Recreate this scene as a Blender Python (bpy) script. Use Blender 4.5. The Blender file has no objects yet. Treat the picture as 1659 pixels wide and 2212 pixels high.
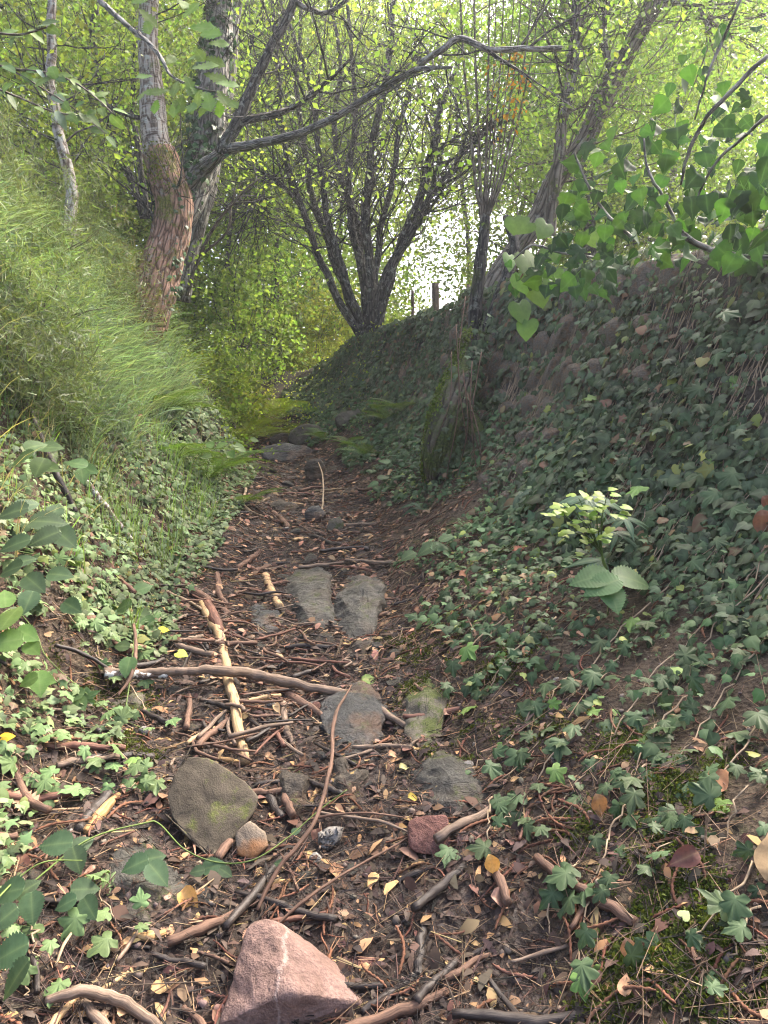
import bpy, bmesh, math, random
import numpy as np
from mathutils import Vector, Matrix

random.seed(7)
RNG = np.random.default_rng(11)
SC = bpy.context.scene
COL = SC.collection

# ---------------------------------------------------------------- camera
CAM = np.array([0.0, 0.0, 1.55]); PITCH = math.radians(-5.0)
cam_d = bpy.data.cameras.new('camera'); cam = bpy.data.objects.new('camera', cam_d); COL.objects.link(cam)
cam_d.sensor_fit = 'VERTICAL'; cam_d.sensor_height = 34.6; cam_d.lens = 26.0
cam_d.clip_start = 0.05; cam_d.clip_end = 500
cam.location = CAM; cam.rotation_euler = (math.radians(90) + PITCH, 0, 0)
SC.camera = cam

# ---------------------------------------------------------------- sky, sun, exposure
SUN_EL, SUN_AZ = math.radians(50), math.radians(46)
world = bpy.data.worlds.new('World'); SC.world = world; world.use_nodes = True
wn = world.node_tree
sky = wn.nodes.new('ShaderNodeTexSky'); sky.sky_type = 'NISHITA'; sky.sun_disc = False
sky.sun_elevation = SUN_EL; sky.sun_rotation = SUN_AZ
sky.air_density = 0.7; sky.dust_density = 7.0; sky.ozone_density = 0.0
wn.links.new(sky.outputs[0], wn.nodes['Background'].inputs[0])
wn.nodes['Background'].inputs[1].default_value = 0.15
sun_d = bpy.data.lights.new('sun', 'SUN'); sun = bpy.data.objects.new('sun', sun_d); COL.objects.link(sun)
sun_d.energy = 1.5; sun_d.angle = math.radians(15); sun_d.color = (1.0, 0.94, 0.82)
sd = Vector((math.sin(SUN_AZ) * math.cos(SUN_EL), math.cos(SUN_AZ) * math.cos(SUN_EL), math.sin(SUN_EL)))
sun.rotation_euler = sd.to_track_quat('Z', 'Y').to_euler()
vs = SC.view_settings
vs.view_transform = 'Standard'; vs.look = 'None'; vs.exposure = 2.7; vs.gamma = 1.0; vs.use_curve_mapping = False
SC.render.engine = 'CYCLES'
cy = SC.cycles
cy.max_bounces = 7; cy.diffuse_bounces = 4; cy.glossy_bounces = 2; cy.transmission_bounces = 4; cy.transparent_max_bounces = 4
cy.use_denoising = True; cy.denoiser = "OPENIMAGEDENOISE"; cy.denoising_input_passes = "RGB_ALBEDO_NORMAL"; cy.denoising_prefilter = "ACCURATE"
cy.pixel_filter_type = 'BLACKMAN_HARRIS'; cy.filter_width = 1.15
cy.sample_clamp_indirect = 6.0; cy.caustics_reflective = False; cy.caustics_refractive = False

# ---------------------------------------------------------------- numbers
def norm(a): return a / np.maximum(np.linalg.norm(a, axis=-1, keepdims=True), 1e-9)
_perm = np.random.default_rng(3).permutation(512)
def _hash(ix, iy): return _perm[(_perm[ix & 511] + iy) & 511] / 511.0
def vnoise(x, y):
    ix = np.floor(x).astype(int); iy = np.floor(y).astype(int); fx = x - ix; fy = y - iy
    fx = fx * fx * (3 - 2 * fx); fy = fy * fy * (3 - 2 * fy)
    a = _hash(ix, iy); b = _hash(ix + 1, iy); c = _hash(ix, iy + 1); d = _hash(ix + 1, iy + 1)
    return (a + (b - a) * fx) * (1 - fy) + (c + (d - c) * fx) * fy
def fbm(x, y, o=4, f=1.0):
    s = 0; a = 0.5; t = 0
    for k in range(o):
        s = s + a * vnoise(x * f + 17.3 * k, y * f - 9.1 * k); t += a; a *= 0.5; f *= 2.03
    return s / t
def noise3(P, f=1.0):
    return (vnoise(P[:, 0] * f + 5, P[:, 1] * f + 3 + P[:, 2] * f * 1.7) + vnoise(P[:, 1] * f + 31, P[:, 2] * f + 13 - P[:, 0] * f * 1.3)
            + vnoise(P[:, 2] * f + 51, P[:, 0] * f + 23 + P[:, 1] * f * .9)) / 3 - 0.5

# ---------------------------------------------------------------- lie of the land
_Y = [-6, 0, 1.67, 2.13, 2.9, 3.8, 4.9, 6.9, 9.5, 12.7, 15, 18, 24, 40]
_XR = [.5, .48, .455, .43, .24, .12, .04, -.08, -.5, -1.8, -2.9, -4.5, -8, -18]
_XL = [-1, -1, -1, -1.0, -1.05, -1.12, -1.26, -1.32, -1.6, -2.75, -3.9, -5.6, -9.2, -19.4]
_YW = [-6, 0, 3.4, 12, 14, 15, 18, 24, 40]
_XW = [3.9, 2.5, 1.7, -.36, -1.35, -1.9, -3.4, -7, -17]
def smooth_interp(y, X, V):
    k = 0.35
    return (np.interp(y - k, X, V) + np.interp(y, X, V) * 2 + np.interp(y + k, X, V)) / 4
def xr_(y): return smooth_interp(y, _Y, _XR)
def xl_(y): return smooth_interp(y, _Y, _XL)
def xw_(y):
    y = np.asarray(y, float); return smooth_interp(y, _YW, _XW) + (fbm(y * 1.1, y * 0 + 3.3, 2) - .5) * .34
def zp_(y): return np.interp(y, [-6, 8, 11, 13, 16, 20, 40, 120], [-.84, 1.12, 1.58, 1.93, 2.65, 3.2, 4.6, 7.5])
def wall_h(y): return smooth_interp(y, [-6, 3.4, 5.6, 9, 12, 13.2, 14.2, 15.5, 18, 120], [2.0, 2.0, 2.05, 1.95, 1.55, 1.35, .9, .4, .25, .2])
_LS = [0, .15, .3, .6, 1.0, 1.4, 1.8, 2.4, 4, 9, 30, 90]
_LH = [0, .06, .2, .6, 1.26, 1.95, 2.36, 2.68, 3.2, 4.1, 7, 10]
def H0(x, y):
    x = np.asarray(x, float); y = np.asarray(y, float)
    xl, xr, xw, zp = xl_(y), xr_(y), xw_(y), zp_(y)
    sl = np.maximum(xl - x, 0)
    far = np.interp(y, [0, 11, 15, 24], [1, 1, .55, .35])
    near = np.interp(y, [1.2, 3.0, 5.0], [.62, .85, 1.0])
    left = np.interp(sl, _LS, _LH) * far * near
    sr = np.maximum(x - xr, 0); w = np.maximum(xw - xr, .05)
    k = np.interp(y, [1.5, 3, 5, 8, 12, 15], [1.1, .95, .72, .6, .5, .3])
    W = w + .45; t = np.clip(sr / W, 0, 1); top = wall_h(y)
    lip = np.interp(sr, [0, .2, .5, 1.0], [0, .08, .17, .2]) * np.minimum(k, 1) * (1 - t)
    right = top * (.25 * t + .75 * np.where(t < 1, t ** 2.9 * (1.25 - .25 * t), 1)) + lip + np.maximum(sr - W, 0) * .045
    c = (x - xl) / np.maximum(xr - xl, .1)
    dip = np.where((c > 0) & (c < 1), -.09 * np.sin(np.pi * np.clip(c, 0, 1)), 0)
    return zp + left + right + dip
def H(x, y):
    x = np.asarray(x, float); y = np.asarray(y, float)
    n = (fbm(x, y, 3, 1.3) - .5) * .16 + (fbm(x + 40, y, 3, 5.0) - .5) * .07
    step = (np.abs(fbm(x * .6, y + .35 * x, 2, 1.9) - .5) * -.14) * np.clip((y - 1) / 2, 0, 1)
    sl = np.maximum(xl_(y) - x, 0); n = n + np.clip(sl / .5, 0, 1) * ((fbm(x + 9, y + 4, 2, .9) - .5) * .5 + (fbm(x - 9, y + 14, 2, 3.0) - .5) * .16)
    return H0(x, y) + n + step
def face_x(u, y): return xr_(y) + (np.maximum(xw_(y) - xr_(y), .05) + .45) * (.45 + .55 * u)   # upper part of the right slope, u = 1 at the crest
def HN(x, y, e=.05):
    gx = (H(x + e, y) - H(x - e, y)) / (2 * e); gy = (H(x, y + e) - H(x, y - e)) / (2 * e)
    return norm(np.stack([-gx, -gy, np.ones_like(gx)], -1))
# sight lines of the survey photograph (1659 x 2212 units): used to measure where things stand
_fw = np.array([0, math.cos(PITCH), math.sin(PITCH)]); _up = np.array([0, -math.sin(PITCH), math.cos(PITCH)])
FPX = 26.0 / 34.6 * 2212
def ray(px, py): return _fw + np.array([1.0, 0, 0]) * ((px - 829.5) / FPX) + _up * ((1106 - py) / FPX)
def at(px, py, Y):
    d = ray(px, py); return CAM + d * (Y / d[1])
_T = np.concatenate([np.arange(1.0, 6, .01), np.arange(6, 40, .04)])
def gp(px, py, lift=0.0):
    d = ray(px, py); P = CAM[None] + d[None] * _T[:, None]
    below = np.nonzero(P[:, 2] < H(P[:, 0], P[:, 1]) + lift)[0]
    p = P[below[0]] if len(below) else P[-1]
    return p
def depth_of(p): return float((np.asarray(p) - CAM) @ _fw)
def px2m(p, w): return w * depth_of(p) / FPX

# ---------------------------------------------------------------- mesh plumbing
def new_mesh(name, V, F, mat=None, col=None, smooth=False, attrs=None):
    V = np.ascontiguousarray(V, dtype=np.float32); F = np.ascontiguousarray(F, dtype=np.int32)
    me = bpy.data.meshes.new(name)
    me.vertices.add(len(V)); me.vertices.foreach_set('co', V.ravel())
    k = F.shape[1]
    me.loops.add(F.size); me.loops.foreach_set('vertex_index', F.ravel())
    me.polygons.add(len(F)); me.polygons.foreach_set('loop_start', np.arange(0, F.size, k, dtype=np.int32))
    if smooth: me.polygons.foreach_set('use_smooth', np.ones(len(F), bool))
    if col is not None:
        c = np.ones((len(V), 4), np.float32); c[:, :3] = col
        me.attributes.new('col', 'FLOAT_COLOR', 'POINT').data.foreach_set('color', c.ravel())
    for an, av in (attrs or {}).items():
        av = np.ascontiguousarray(av, dtype=np.float32)
        if av.ndim == 2: me.attributes.new(an, 'FLOAT_VECTOR', 'POINT').data.foreach_set('vector', av.ravel())
        else: me.attributes.new(an, 'FLOAT', 'POINT').data.foreach_set('value', av)
    me.update(calc_edges=True)
    if mat is not None: me.materials.append(mat)
    return me
def link(name, data, parent=None, M=None):
    o = bpy.data.objects.new(name, data); COL.objects.link(o)
    if M is not None: o.matrix_world = M
    if parent is not None: o.parent = parent
    return o
def tag(o, label=None, cat=None, group=None, kind=None):
    if label: o['label'] = label
    if cat: o['category'] = cat
    if group: o['group'] = group
    if kind: o['kind'] = kind
    return o
def empty(name, loc=(0, 0, 0)):
    o = bpy.data.objects.new(name, None); COL.objects.link(o); o.location = loc; return o
def part(name, me, parent):
    """mesh given in world coordinates, hung under an unrotated parent"""
    o = bpy.data.objects.new(name, me); COL.objects.link(o); o.parent = parent
    o.location = -Vector(parent.location); return o
class Acc:
    def __init__(s): s.V = []; s.F = []; s.C = []; s.A = []; s.n = 0
    def add(s, V, F, C=(1, 1, 1), A=None):
        V = np.asarray(V, np.float32); F = np.asarray(F)
        s.V.append(V); s.F.append(F + s.n); C = np.asarray(C, np.float32)
        s.C.append(np.broadcast_to(C, (len(V), 3))); s.A.append(np.zeros((len(V), 3), np.float32) if A is None else A); s.n += len(V)
    def scatter(s, T, R, P, C):
        """template T=(V,F,a) ; R (k,3,3) columns scaled axes ; P (k,3) ; C (k,3)"""
        V0, F0, a0 = T; k = len(P); n = len(V0)
        V = np.einsum('kij,nj->kni', R, V0) + P[:, None, :]
        F = F0[None] + (np.arange(k) * n)[:, None, None]
        A = np.zeros((k, n, 3), np.float32); A[:, :, 0] = a0[None]; A[:, :, 1] = RNG.random((k, 1))
        s.V.append(V.reshape(-1, 3).astype(np.float32)); s.F.append(F.reshape(-1, 3) + s.n)
        s.C.append(np.repeat(C, n, 0).astype(np.float32)); s.A.append(A.reshape(-1, 3)); s.n += k * n
    def mesh(s, name, mat, smooth=False):
        return new_mesh(name, np.concatenate(s.V), np.concatenate(s.F), mat, np.concatenate(s.C), smooth, {'bk': np.concatenate(s.A)})
def frames(N, D, scale, sx=1.0, sz=1.0):
    """local x = D made square to N, local z = N"""
    X = norm(D - N * np.sum(D * N, -1, keepdims=True)); Yv = np.cross(N, X)
    sc = np.broadcast_to(np.asarray(scale, float), (len(N),))[:, None]
    return np.stack([X * sc, Yv * sc * sx, N * sc * sz], -1)
def rand_dirs(k): return norm(RNG.normal(size=(k, 3)))
def vary(base, k, v=.25, h=.12):
    b = np.asarray(base, float)[None] * (1 + (RNG.random((k, 1)) - .5) * 2 * v)
    return np.clip(b * (1 + (RNG.random((k, 3)) - .5) * 2 * h), 0, 1)

def spline(pts, per=6):
    P = np.asarray(pts, float)
    if len(P) < 3: return np.stack([np.interp(np.linspace(0, len(P) - 1, per * (len(P) - 1) + 1), np.arange(len(P)), P[:, i]) for i in range(P.shape[1])], -1)
    Q = np.vstack([2 * P[0] - P[1], P, 2 * P[-1] - P[-2]]); out = []
    for i in range(1, len(Q) - 2):
        for t in np.linspace(0, 1, per, endpoint=False):
            a, b, c, d = Q[i - 1], Q[i], Q[i + 1], Q[i + 2]
            out.append(.5 * (2 * b + (c - a) * t + (2 * a - 5 * b + 4 * c - d) * t * t + (3 * b - a - 3 * c + d) * t ** 3))
    out.append(P[-1]); return np.array(out)
def tube(pts, rad, sides=8, rough=0.0, cap=True, rf=7.0):
    P = np.asarray(pts, float); n = len(P); rad = np.broadcast_to(np.asarray(rad, float), (n,))
    T = norm(np.gradient(P, axis=0)); u = np.cross(T[0], [0.13, 0.27, 0.95])
    if np.linalg.norm(u) < .1: u = np.cross(T[0], [1, 0, 0])
    U = np.zeros((n, 3)); U[0] = u / np.linalg.norm(u)
    for i in range(1, n):
        w = U[i - 1] - T[i] * (U[i - 1] @ T[i]); U[i] = w / max(np.linalg.norm(w), 1e-9)
    B = np.cross(T, U); ang = np.arange(sides) * 2 * np.pi / sides
    ring = np.cos(ang)[None, :, None] * U[:, None] + np.sin(ang)[None, :, None] * B[:, None]
    rr = np.repeat(rad[:, None], sides, 1)
    L = np.concatenate([[0], np.cumsum(np.linalg.norm(np.diff(P, axis=0), axis=1))])
    if rough:
        q = (P[:, None] + ring * rad[:, None, None]).reshape(-1, 3)
        rr = rr * (1 + rough * 2 * noise3(q, rf)).reshape(n, sides)
    V = (P[:, None] + ring * rr[:, :, None]).reshape(-1, 3)
    i = np.arange(n - 1)[:, None] * sides; j = np.arange(sides)[None]; j2 = (j + 1) % sides
    a, b, c, d = i + j, i + j2, i + sides + j2, i + sides + j
    F = np.concatenate([np.stack([a, b, c], -1).reshape(-1, 3), np.stack([a, c, d], -1).reshape(-1, 3)])
    r0 = rad.max()
    A = np.stack([np.tile(np.cos(ang) * r0, n), np.tile(np.sin(ang) * r0, n), np.repeat(L, sides)], -1)
    if cap:
        V = np.vstack([V, P[0], P[-1]]); m = n * sides; e = (n - 1) * sides
        jj = np.arange(sides); k2 = (jj + 1) % sides
        F = np.vstack([F, np.stack([k2, jj, np.full(sides, m)], -1), np.stack([e + jj, e + k2, np.full(sides, m + 1)], -1)])
        A = np.vstack([A, [0, 0, -1], [0, 0, L[-1] + 1]])
    return V, F, A

# ---------------------------------------------------------------- leaf shapes (base at 0, tip along +x, upper side +z)
def fan(outline, centre, vein=None):
    V = np.array([centre] + [(p[0], p[1], p[2] if len(p) > 2 else 0) for p in outline], float); n = len(outline)
    F = np.array([[0, 1 + i, 1 + (i + 1) % n] for i in range(n)])
    a = np.array([.9] + list(vein if vein is not None else [0] * n)); return V, F, a
def blade(widths, fold=.18, curl=.15, wavy=0.0, twist=0.0, pleat=0.0):
    n = len(widths); x = np.linspace(0, 1, n); w = np.asarray(widths)
    z0 = -curl * x ** 2 + wavy * np.sin(x * 9)
    mid = np.stack([x, 0 * x, z0], -1)
    sgn = pleat * np.where(np.arange(n) % 2, 1, -1)
    lf = np.stack([x - .04 * (w > 0), w, z0 + fold * w + sgn], -1); rt = np.stack([x - .04 * (w > 0), -w, z0 + fold * w * (1 - twist) + sgn + twist * .1 * np.sin(x * 7)], -1)
    V = np.concatenate([mid, lf, rt]); F = []
    for i in range(n - 1):
        F += [[i, i + 1, n + i + 1], [i, n + i + 1, n + i], [i, 2 * n + i + 1, i + 1], [i, 2 * n + i, 2 * n + i + 1]]
    a = np.concatenate([np.ones(n), np.zeros(2 * n)]); return V, np.array(F), a
def ivy(v=0):
    j = [.0, .04, -.03][v]
    o = [(-.02, .05), (-.16, .2, -.02), (.02, .46 + j, -.04), (.2, .27), (.46 + j, .56 - j, -.07), (.56, .22), (1.0 + j, 0, -.12), (.56, -.22), (.46 - j, -.56, -.05), (.2, -.27), (.02, -.46 + j, -.05), (-.16, -.2, -.02), (-.02, -.05)]
    return fan(o, (.12, 0, .05), [.5, 0, .55, 0, .6, 0, .7, 0, .6, 0, .55, 0, .5])
def ivy_round(v=0):
    o = [(0, .04), (-.14, .2), (-.1, .4, -.03), (.12, .52, -.05), (.42, .46, -.06), (.72, .26, -.08), (1.0, .02, -.14), (.72, -.28, -.06), (.42, -.48, -.04), (.12, -.52, -.03), (-.1, -.38, -.02), (-.14, -.2), (0, -.04)]
    return fan(o, (.2, 0, .05), [.5, 0, .4, 0, .4, 0, .7, 0, .4, 0, .4, 0, .5])
def ivy_fine(seed):
    r = np.random.default_rng(seed); h = [(.9, .07, 0), (.78, .145, 0), (.66, .19, 0), (.575, .205, 0), (.59, .33, .0), (.545, .45, .0), (.46, .56, .6), (.36, .5, 0), (.27, .4, 0), (.2, .29, 0), (.14, .37, 0), (.03, .44, .5), (-.08, .36, 0), (-.14, .22, 0), (-.09, .09, 0)]
    asy = r.uniform(.85, 1.15, 2); w = [(x + r.normal() * .015, y * asy[0], -.1 * x * x - .13 * y + .05 * r.normal(), v) for x, y, v in h]; u = [(x + r.normal() * .015, -y * asy[1], -.1 * x * x - .1 * y + .05 * r.normal(), v) for x, y, v in h]
    o = [(1.0 + r.normal() * .05, r.normal() * .04, -.16, .7)] + w + [(-.01, 0, 0, .8)] + u[::-1]
    return fan([q[:3] for q in o], (.13, 0, .07), [q[3] for q in o])
def ivy_small(j):
    o = [(-.1, 0), (-.02, .44 + j, -.04), (.22, .27), (.46 - j, .55, -.07), (.57, .2), (1.0 + j, j, -.12), (.57, -.21), (.46 + j, -.55, -.05), (.22, -.27), (-.02, -.44 + j, -.05)]
    return fan(o, (.14, 0, .06), [.5, .55, 0, .6, 0, .7, 0, .6, 0, .55])
def ivy_plain(j):
    o = [(-.1, 0), (.02, .42, -.04), (.44, .46 + j, -.06), (.6, .2, 0), (1.0, j, -.12), (.6, -.22, 0), (.44, -.46, -.06), (.02, -.42, -.03)]
    return fan(o, (.16, 0, .06), [.5, .5, .4, 0, .7, 0, .4, .5])
IVY = [ivy_plain(0), ivy_small(.04), ivy_plain(-.05)]; IVYR = ivy_round(); IVYF = [ivy_fine(k) for k in range(5)]
SER = [0, .20, .27, .36, .37, .43, .41, .43, .37, .36, .28, .25, .16, .11, 0]
def toothed(n, wmax, fold, curl, pleat, tooth=.88, pw=.75):
    x = np.linspace(0, 1, n); w = wmax * np.sin(np.pi * x ** pw) ** .8; w = w * np.where(np.arange(n) % 2, 1.06, tooth); w[0] = w[-1] = 0; return blade(list(w), fold, curl, 0, 0, pleat)
BRAMBLE = toothed(25, .40, .16, .16, .006)
OAK = blade([.0, .05, .09, .17, .11, .25, .15, .33, .2, .36, .22, .31, .18, .12, 0], .12, .14, .015)
BEECH = blade([0, .13, .22, .3, .33, .34, .31, .25, .17, .08, 0], .35, .3, .03, .3, .012)
CURLED = blade([0, .2, .3, .33, .3, .22, .1, 0], .9, .5, .06, .5)
LANCE = blade([0, .07, .11, .13, .13, .11, .08, .04, 0], .2, .35)
BROAD = toothed(27, .40, .12, .25, .010, .92)
def stalked(T):
    V, F, v = T; n = len(V); return np.vstack([V, [[0, .018, 0], [0, -.018, 0], [-.45, .012, .12], [-.45, -.012, .12]]]), np.vstack([F, [[n, n + 1, n + 3], [n, n + 3, n + 2]]]), np.concatenate([v, [1, 1, 1, 1]])
IVYB = [blade([0, .34, .46, .44, .48, .40, .34, .22, .12, 0], .3, .3, .04, .2), blade([0, .28, .42, .5, .46, .36, .26, .17, .08, 0], .45, .15, .03, .5), blade([0, .4, .5, .42, .5, .36, .22, .16, .07, 0], .2, .45, .05, .3), blade([0, .25, .36, .4, .38, .3, .24, .16, .09, 0], .15, .25, .03, .1)]; IVYB = [stalked(T) for T in IVYB]
SIMPLE = (np.array([[0, 0, 0], [.45, .3, .06], [1, 0, -.06], [.45, -.3, .06]], float), np.array([[0, 2, 1], [0, 3, 2]]), np.array([.3, 0, .3, 0]))
CHIP = (np.array([[0, .1, 0], [.1, -.14, .03], [.55, .32, .1], [.6, -.3, .14], [1, .1, -.02], [.92, -.1, .03]], float), np.array([[0, 1, 2], [1, 3, 2], [2, 3, 4], [3, 5, 4]]), np.zeros(6))
def tmesh(name, T, mat, col=(1, 1, 1), smooth=True):
    return new_mesh(name, T[0], T[1], mat, np.tile(np.asarray(col, float), (len(T[0]), 1)), smooth, {'bk': np.stack([T[2], T[2] * 0 + .5, T[2] * 0], -1)})
def place(name, me, R, p, parent=None):
    M = Matrix.Identity(4)
    for i in range(3):
        for j in range(3): M[i][j] = float(R[i][j])
        M[i][3] = float(p[i])
    o = bpy.data.objects.new(name, me); COL.objects.link(o)
    if parent is not None:
        o.parent = parent
        if parent.parent is None: M = Matrix.Translation(-Vector(parent.location)) @ M   # a part stands in world coordinates already
    o.matrix_local = M
    return o
# ---------------------------------------------------------------- materials
class NT:
    def __init__(s, name):
        s.m = bpy.data.materials.new(name); s.m.use_nodes = True; s.t = s.m.node_tree; s.t.nodes.clear()
        s.out = s.n('ShaderNodeOutputMaterial')
    def n(s, ty, **kw):
        o = s.t.nodes.new(ty)
        for k, v in kw.items(): setattr(o, k, v)
        return o
    def set(s, sock, v):
        if isinstance(v, bpy.types.NodeSocket): s.t.links.new(v, sock)
        elif isinstance(v, (tuple, list)) and len(v) == 3 and sock.type == 'RGBA': sock.default_value = (*v, 1)
        else: sock.default_value = v
    def attr(s, name, out='Color'): o = s.n('ShaderNodeAttribute'); o.attribute_name = name; return o.outputs[out]
    def noise(s, scale, vec=None, detail=4, rough=.6, out=0, dist=0):
        o = s.n('ShaderNodeTexNoise'); o.inputs['Scale'].default_value = scale; o.inputs['Detail'].default_value = detail
        o.inputs['Roughness'].default_value = rough; o.inputs['Distortion'].default_value = dist
        if vec is not None: s.set(o.inputs['Vector'], vec)
        return o.outputs[out]
    def vor(s, scale, vec=None, feature='F1', out='Distance'):
        o = s.n('ShaderNodeTexVoronoi', feature=feature); o.inputs['Scale'].default_value = scale
        if vec is not None: s.set(o.inputs['Vector'], vec)
        return o.outputs[out]
    def ramp(s, f, stops):
        o = s.n('ShaderNodeValToRGB'); e = o.color_ramp.elements
        while len(e) < len(stops): e.new(.5)
        for i, (p, c) in enumerate(stops):
            e[i].position = p; e[i].color = (*c, 1) if isinstance(c, (tuple, list)) else (c, c, c, 1)
        s.set(o.inputs[0], f); return o.outputs[0]
    def mix(s, f, a, b, mode='MIX'):
        o = s.n('ShaderNodeMix', data_type='RGBA', blend_type=mode); s.set(o.inputs[0], f); s.set(o.inputs[6], a); s.set(o.inputs[7], b); return o.outputs[2]
    def math(s, op, a, b=0.0):
        o = s.n('ShaderNodeMath', operation=op); s.set(o.inputs[0], a); s.set(o.inputs[1], b); return o.outputs[0]
    def sep(s, v):
        o = s.n('ShaderNodeSeparateXYZ'); s.set(o.inputs[0], v); return o.outputs
    def mapping(s, v, scale):
        o = s.n('ShaderNodeMapping'); s.set(o.inputs['Vector'], v); o.inputs['Scale'].default_value = scale; return o.outputs[0]
    def bump(s, h, strength=.5, dist=.02, nrm=None):
        o = s.n('ShaderNodeBump'); s.set(o.inputs['Height'], h); o.inputs['Strength'].default_value = strength; o.inputs['Distance'].default_value = dist
        if nrm is not None: s.set(o.inputs['Normal'], nrm)
        return o.outputs[0]
    def bsdf(s, col, rough=.8, spec=.3, nrm=None, sheen=0):
        o = s.n('ShaderNodeBsdfPrincipled'); s.set(o.inputs['Base Color'], col); s.set(o.inputs['Roughness'], rough); s.set(o.inputs['Specular IOR Level'], spec)
        if nrm is not None: s.set(o.inputs['Normal'], nrm)
        return o.outputs[0]
    def done(s, sh): s.t.links.new(sh, s.out.inputs[0]); return s.m
def leaf_mat(name, transl=.45, rough=.45, spec=.4, vein=.0, tint=(1.25, 1.3, .5), spots=0.0, vein_col=(.5, .6, .35), vp=5.0):
    t = NT(name); c = t.attr('col'); a = t.sep(t.attr('bk', 'Vector'))
    info = t.n('ShaderNodeObjectInfo').outputs['Random']
    hsv = t.n('ShaderNodeHueSaturation'); t.set(hsv.inputs['Color'], c)
    t.set(hsv.inputs['Hue'], t.math('ADD', t.math('MULTIPLY', info, .03), .485)); t.set(hsv.inputs['Value'], t.math('ADD', t.math('MULTIPLY', info, .4), .8))
    c = hsv.outputs[0]
    tc = t.n('ShaderNodeTexCoord').outputs['Object']
    c = t.mix(.35, c, t.ramp(t.noise(3.5 if spots == 0 else 9.0, tc, 3), [(.3, .45), (.7, 1.4)]), 'MULTIPLY')
    if vein: c = t.mix(t.math('MULTIPLY', t.math('POWER', a[0], vp), vein), c, vein_col)
    p = t.bsdf(c, rough, spec)
    tr = t.n('ShaderNodeBsdfTranslucent'); t.set(tr.inputs[0], t.mix(1.0, c, (*tint,), 'MULTIPLY'))
    m = t.n('ShaderNodeMixShader'); m.inputs[0].default_value = transl; t.t.links.new(p, m.inputs[1]); t.t.links.new(tr.outputs[0], m.inputs[2])
    return t.done(m.outputs[0])
M_CANOPY = leaf_mat('canopy_leaf', .64, .45, .25, tint=(1.2, 1.28, .62))
M_LEAF = leaf_mat('thin_leaf', .38, .5, .25, .3, vein_col=(.22, .3, .12), vp=9.0)
M_IVY = leaf_mat('ivy_leaf', .16, .5, .13, .4, (1.2, 1.4, .5), vein_col=(.20, .27, .14), vp=3.0)
M_IVYBIG = leaf_mat('ivy_leaf_broad', .26, .55, .05, .5, (1.2, 1.5, .5), vein_col=(.10, .17, .07), vp=10.0)
M_GRASS = leaf_mat('grass_blade', .35, .3, .6, 0)
M_DEAD = leaf_mat('dead_leaf', .2, .7, .25, .25, (1.2, 1.0, .7), 1, (.5, .33, .17))
M_MOSS = leaf_mat('moss_tuft', .3, .8, .2, 0)

def bark_mat(name, c0, c1, c2, fscale=40, moss=0.0, mosscol=(.10, .12, .02), lichen=0.0, bump=.8, long=.22, ring=0.0):
    t = NT(name); v = t.attr('bk', 'Vector'); tc = t.n('ShaderNodeTexCoord').outputs['Object']
    st = t.mapping(v, (1, 1, long))
    f = t.noise(fscale, st, 6, .65, dist=.9); f2 = t.noise(5, tc, 4)
    crack = t.vor(fscale * .55, st, 'DISTANCE_TO_EDGE')
    h = t.math('ADD', t.math('MULTIPLY', f, .7), t.math('MINIMUM', t.math('MULTIPLY', crack, 3), .6))
    c = t.ramp(h, [(.25, c0), (.6, c1), (.95, c2)])
    c = t.mix(.5, c, t.ramp(f2, [(.3, .5), (.7, 1.5)]), 'MULTIPLY')
    if ring:
        r = t.noise(9, t.mapping(v, (.6, .6, 9)), 3); c = t.mix(t.math('MULTIPLY', t.ramp(r, [(.52, 0.), (.6, 1.)]), ring), c, (.42, .40, .36))
    if lichen:
        l = t.noise(14, tc, 5, .7); c = t.mix(t.math('MULTIPLY', t.ramp(l, [(.55, 0.), (.62, 1.)]), lichen), c, (.40, .42, .36))
    if moss:
        mm = t.noise(3.2, tc, 5, .75); c = t.mix(t.ramp(mm, [(.62 - moss * .3, 0.), (.72 - moss * .3, 1.)]), c, t.ramp(t.noise(60, tc, 3), [(.3, tuple(x * .5 for x in mosscol)), (.7, tuple(x * 1.6 for x in mosscol))]))
    return t.done(t.bsdf(c, .88, .25, t.bump(h, bump, .03)))
M_OAK = bark_mat('oak_bark', (.035, .022, .016), (.20, .115, .075), (.34, .20, .14), 34, .25, (.13, .13, .025), .35, 1.0, .25)
M_OAKUP = bark_mat('oak_upper_bark', (.05, .035, .025), (.17, .13, .10), (.36, .32, .27), 30, .12, (.1, .11, .03), .8, .7, .35, .5)
M_DARKBARK = bark_mat('dark_bark', (.008, .008, .008), (.035, .031, .027), (.085, .078, .066), 45, .12, (.05, .06, .02), .35, .7)
M_GREYBARK = bark_mat('grey_bark', (.03, .028, .024), (.12, .11, .095), (.24, .225, .195), 38, .15, (.07, .08, .02), .5, .8)
M_PALEBARK = bark_mat('pale_bark', (.06, .045, .03), (.24, .2, .15), (.42, .37, .29), 30, .08, (.09, .1, .02), .3, 1.0, .15)
M_LEANBARK = bark_mat('leaning_bark', (.03, .025, .019), (.125, .105, .08), (.23, .2, .155), 32, .2, (.06, .07, .02), .3, 1.0, .15)
M_MOSSBARK = bark_mat('mossy_bark', (.012, .010, .008), (.05, .04, .03), (.10, .085, .06), 30, .55, (.05, .066, .015), .1, .9)
M_TWIG = bark_mat('twig_bark', (.03, .024, .018), (.085, .068, .05), (.16, .135, .105), 60, 0, lichen=.2, bump=.4)

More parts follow.
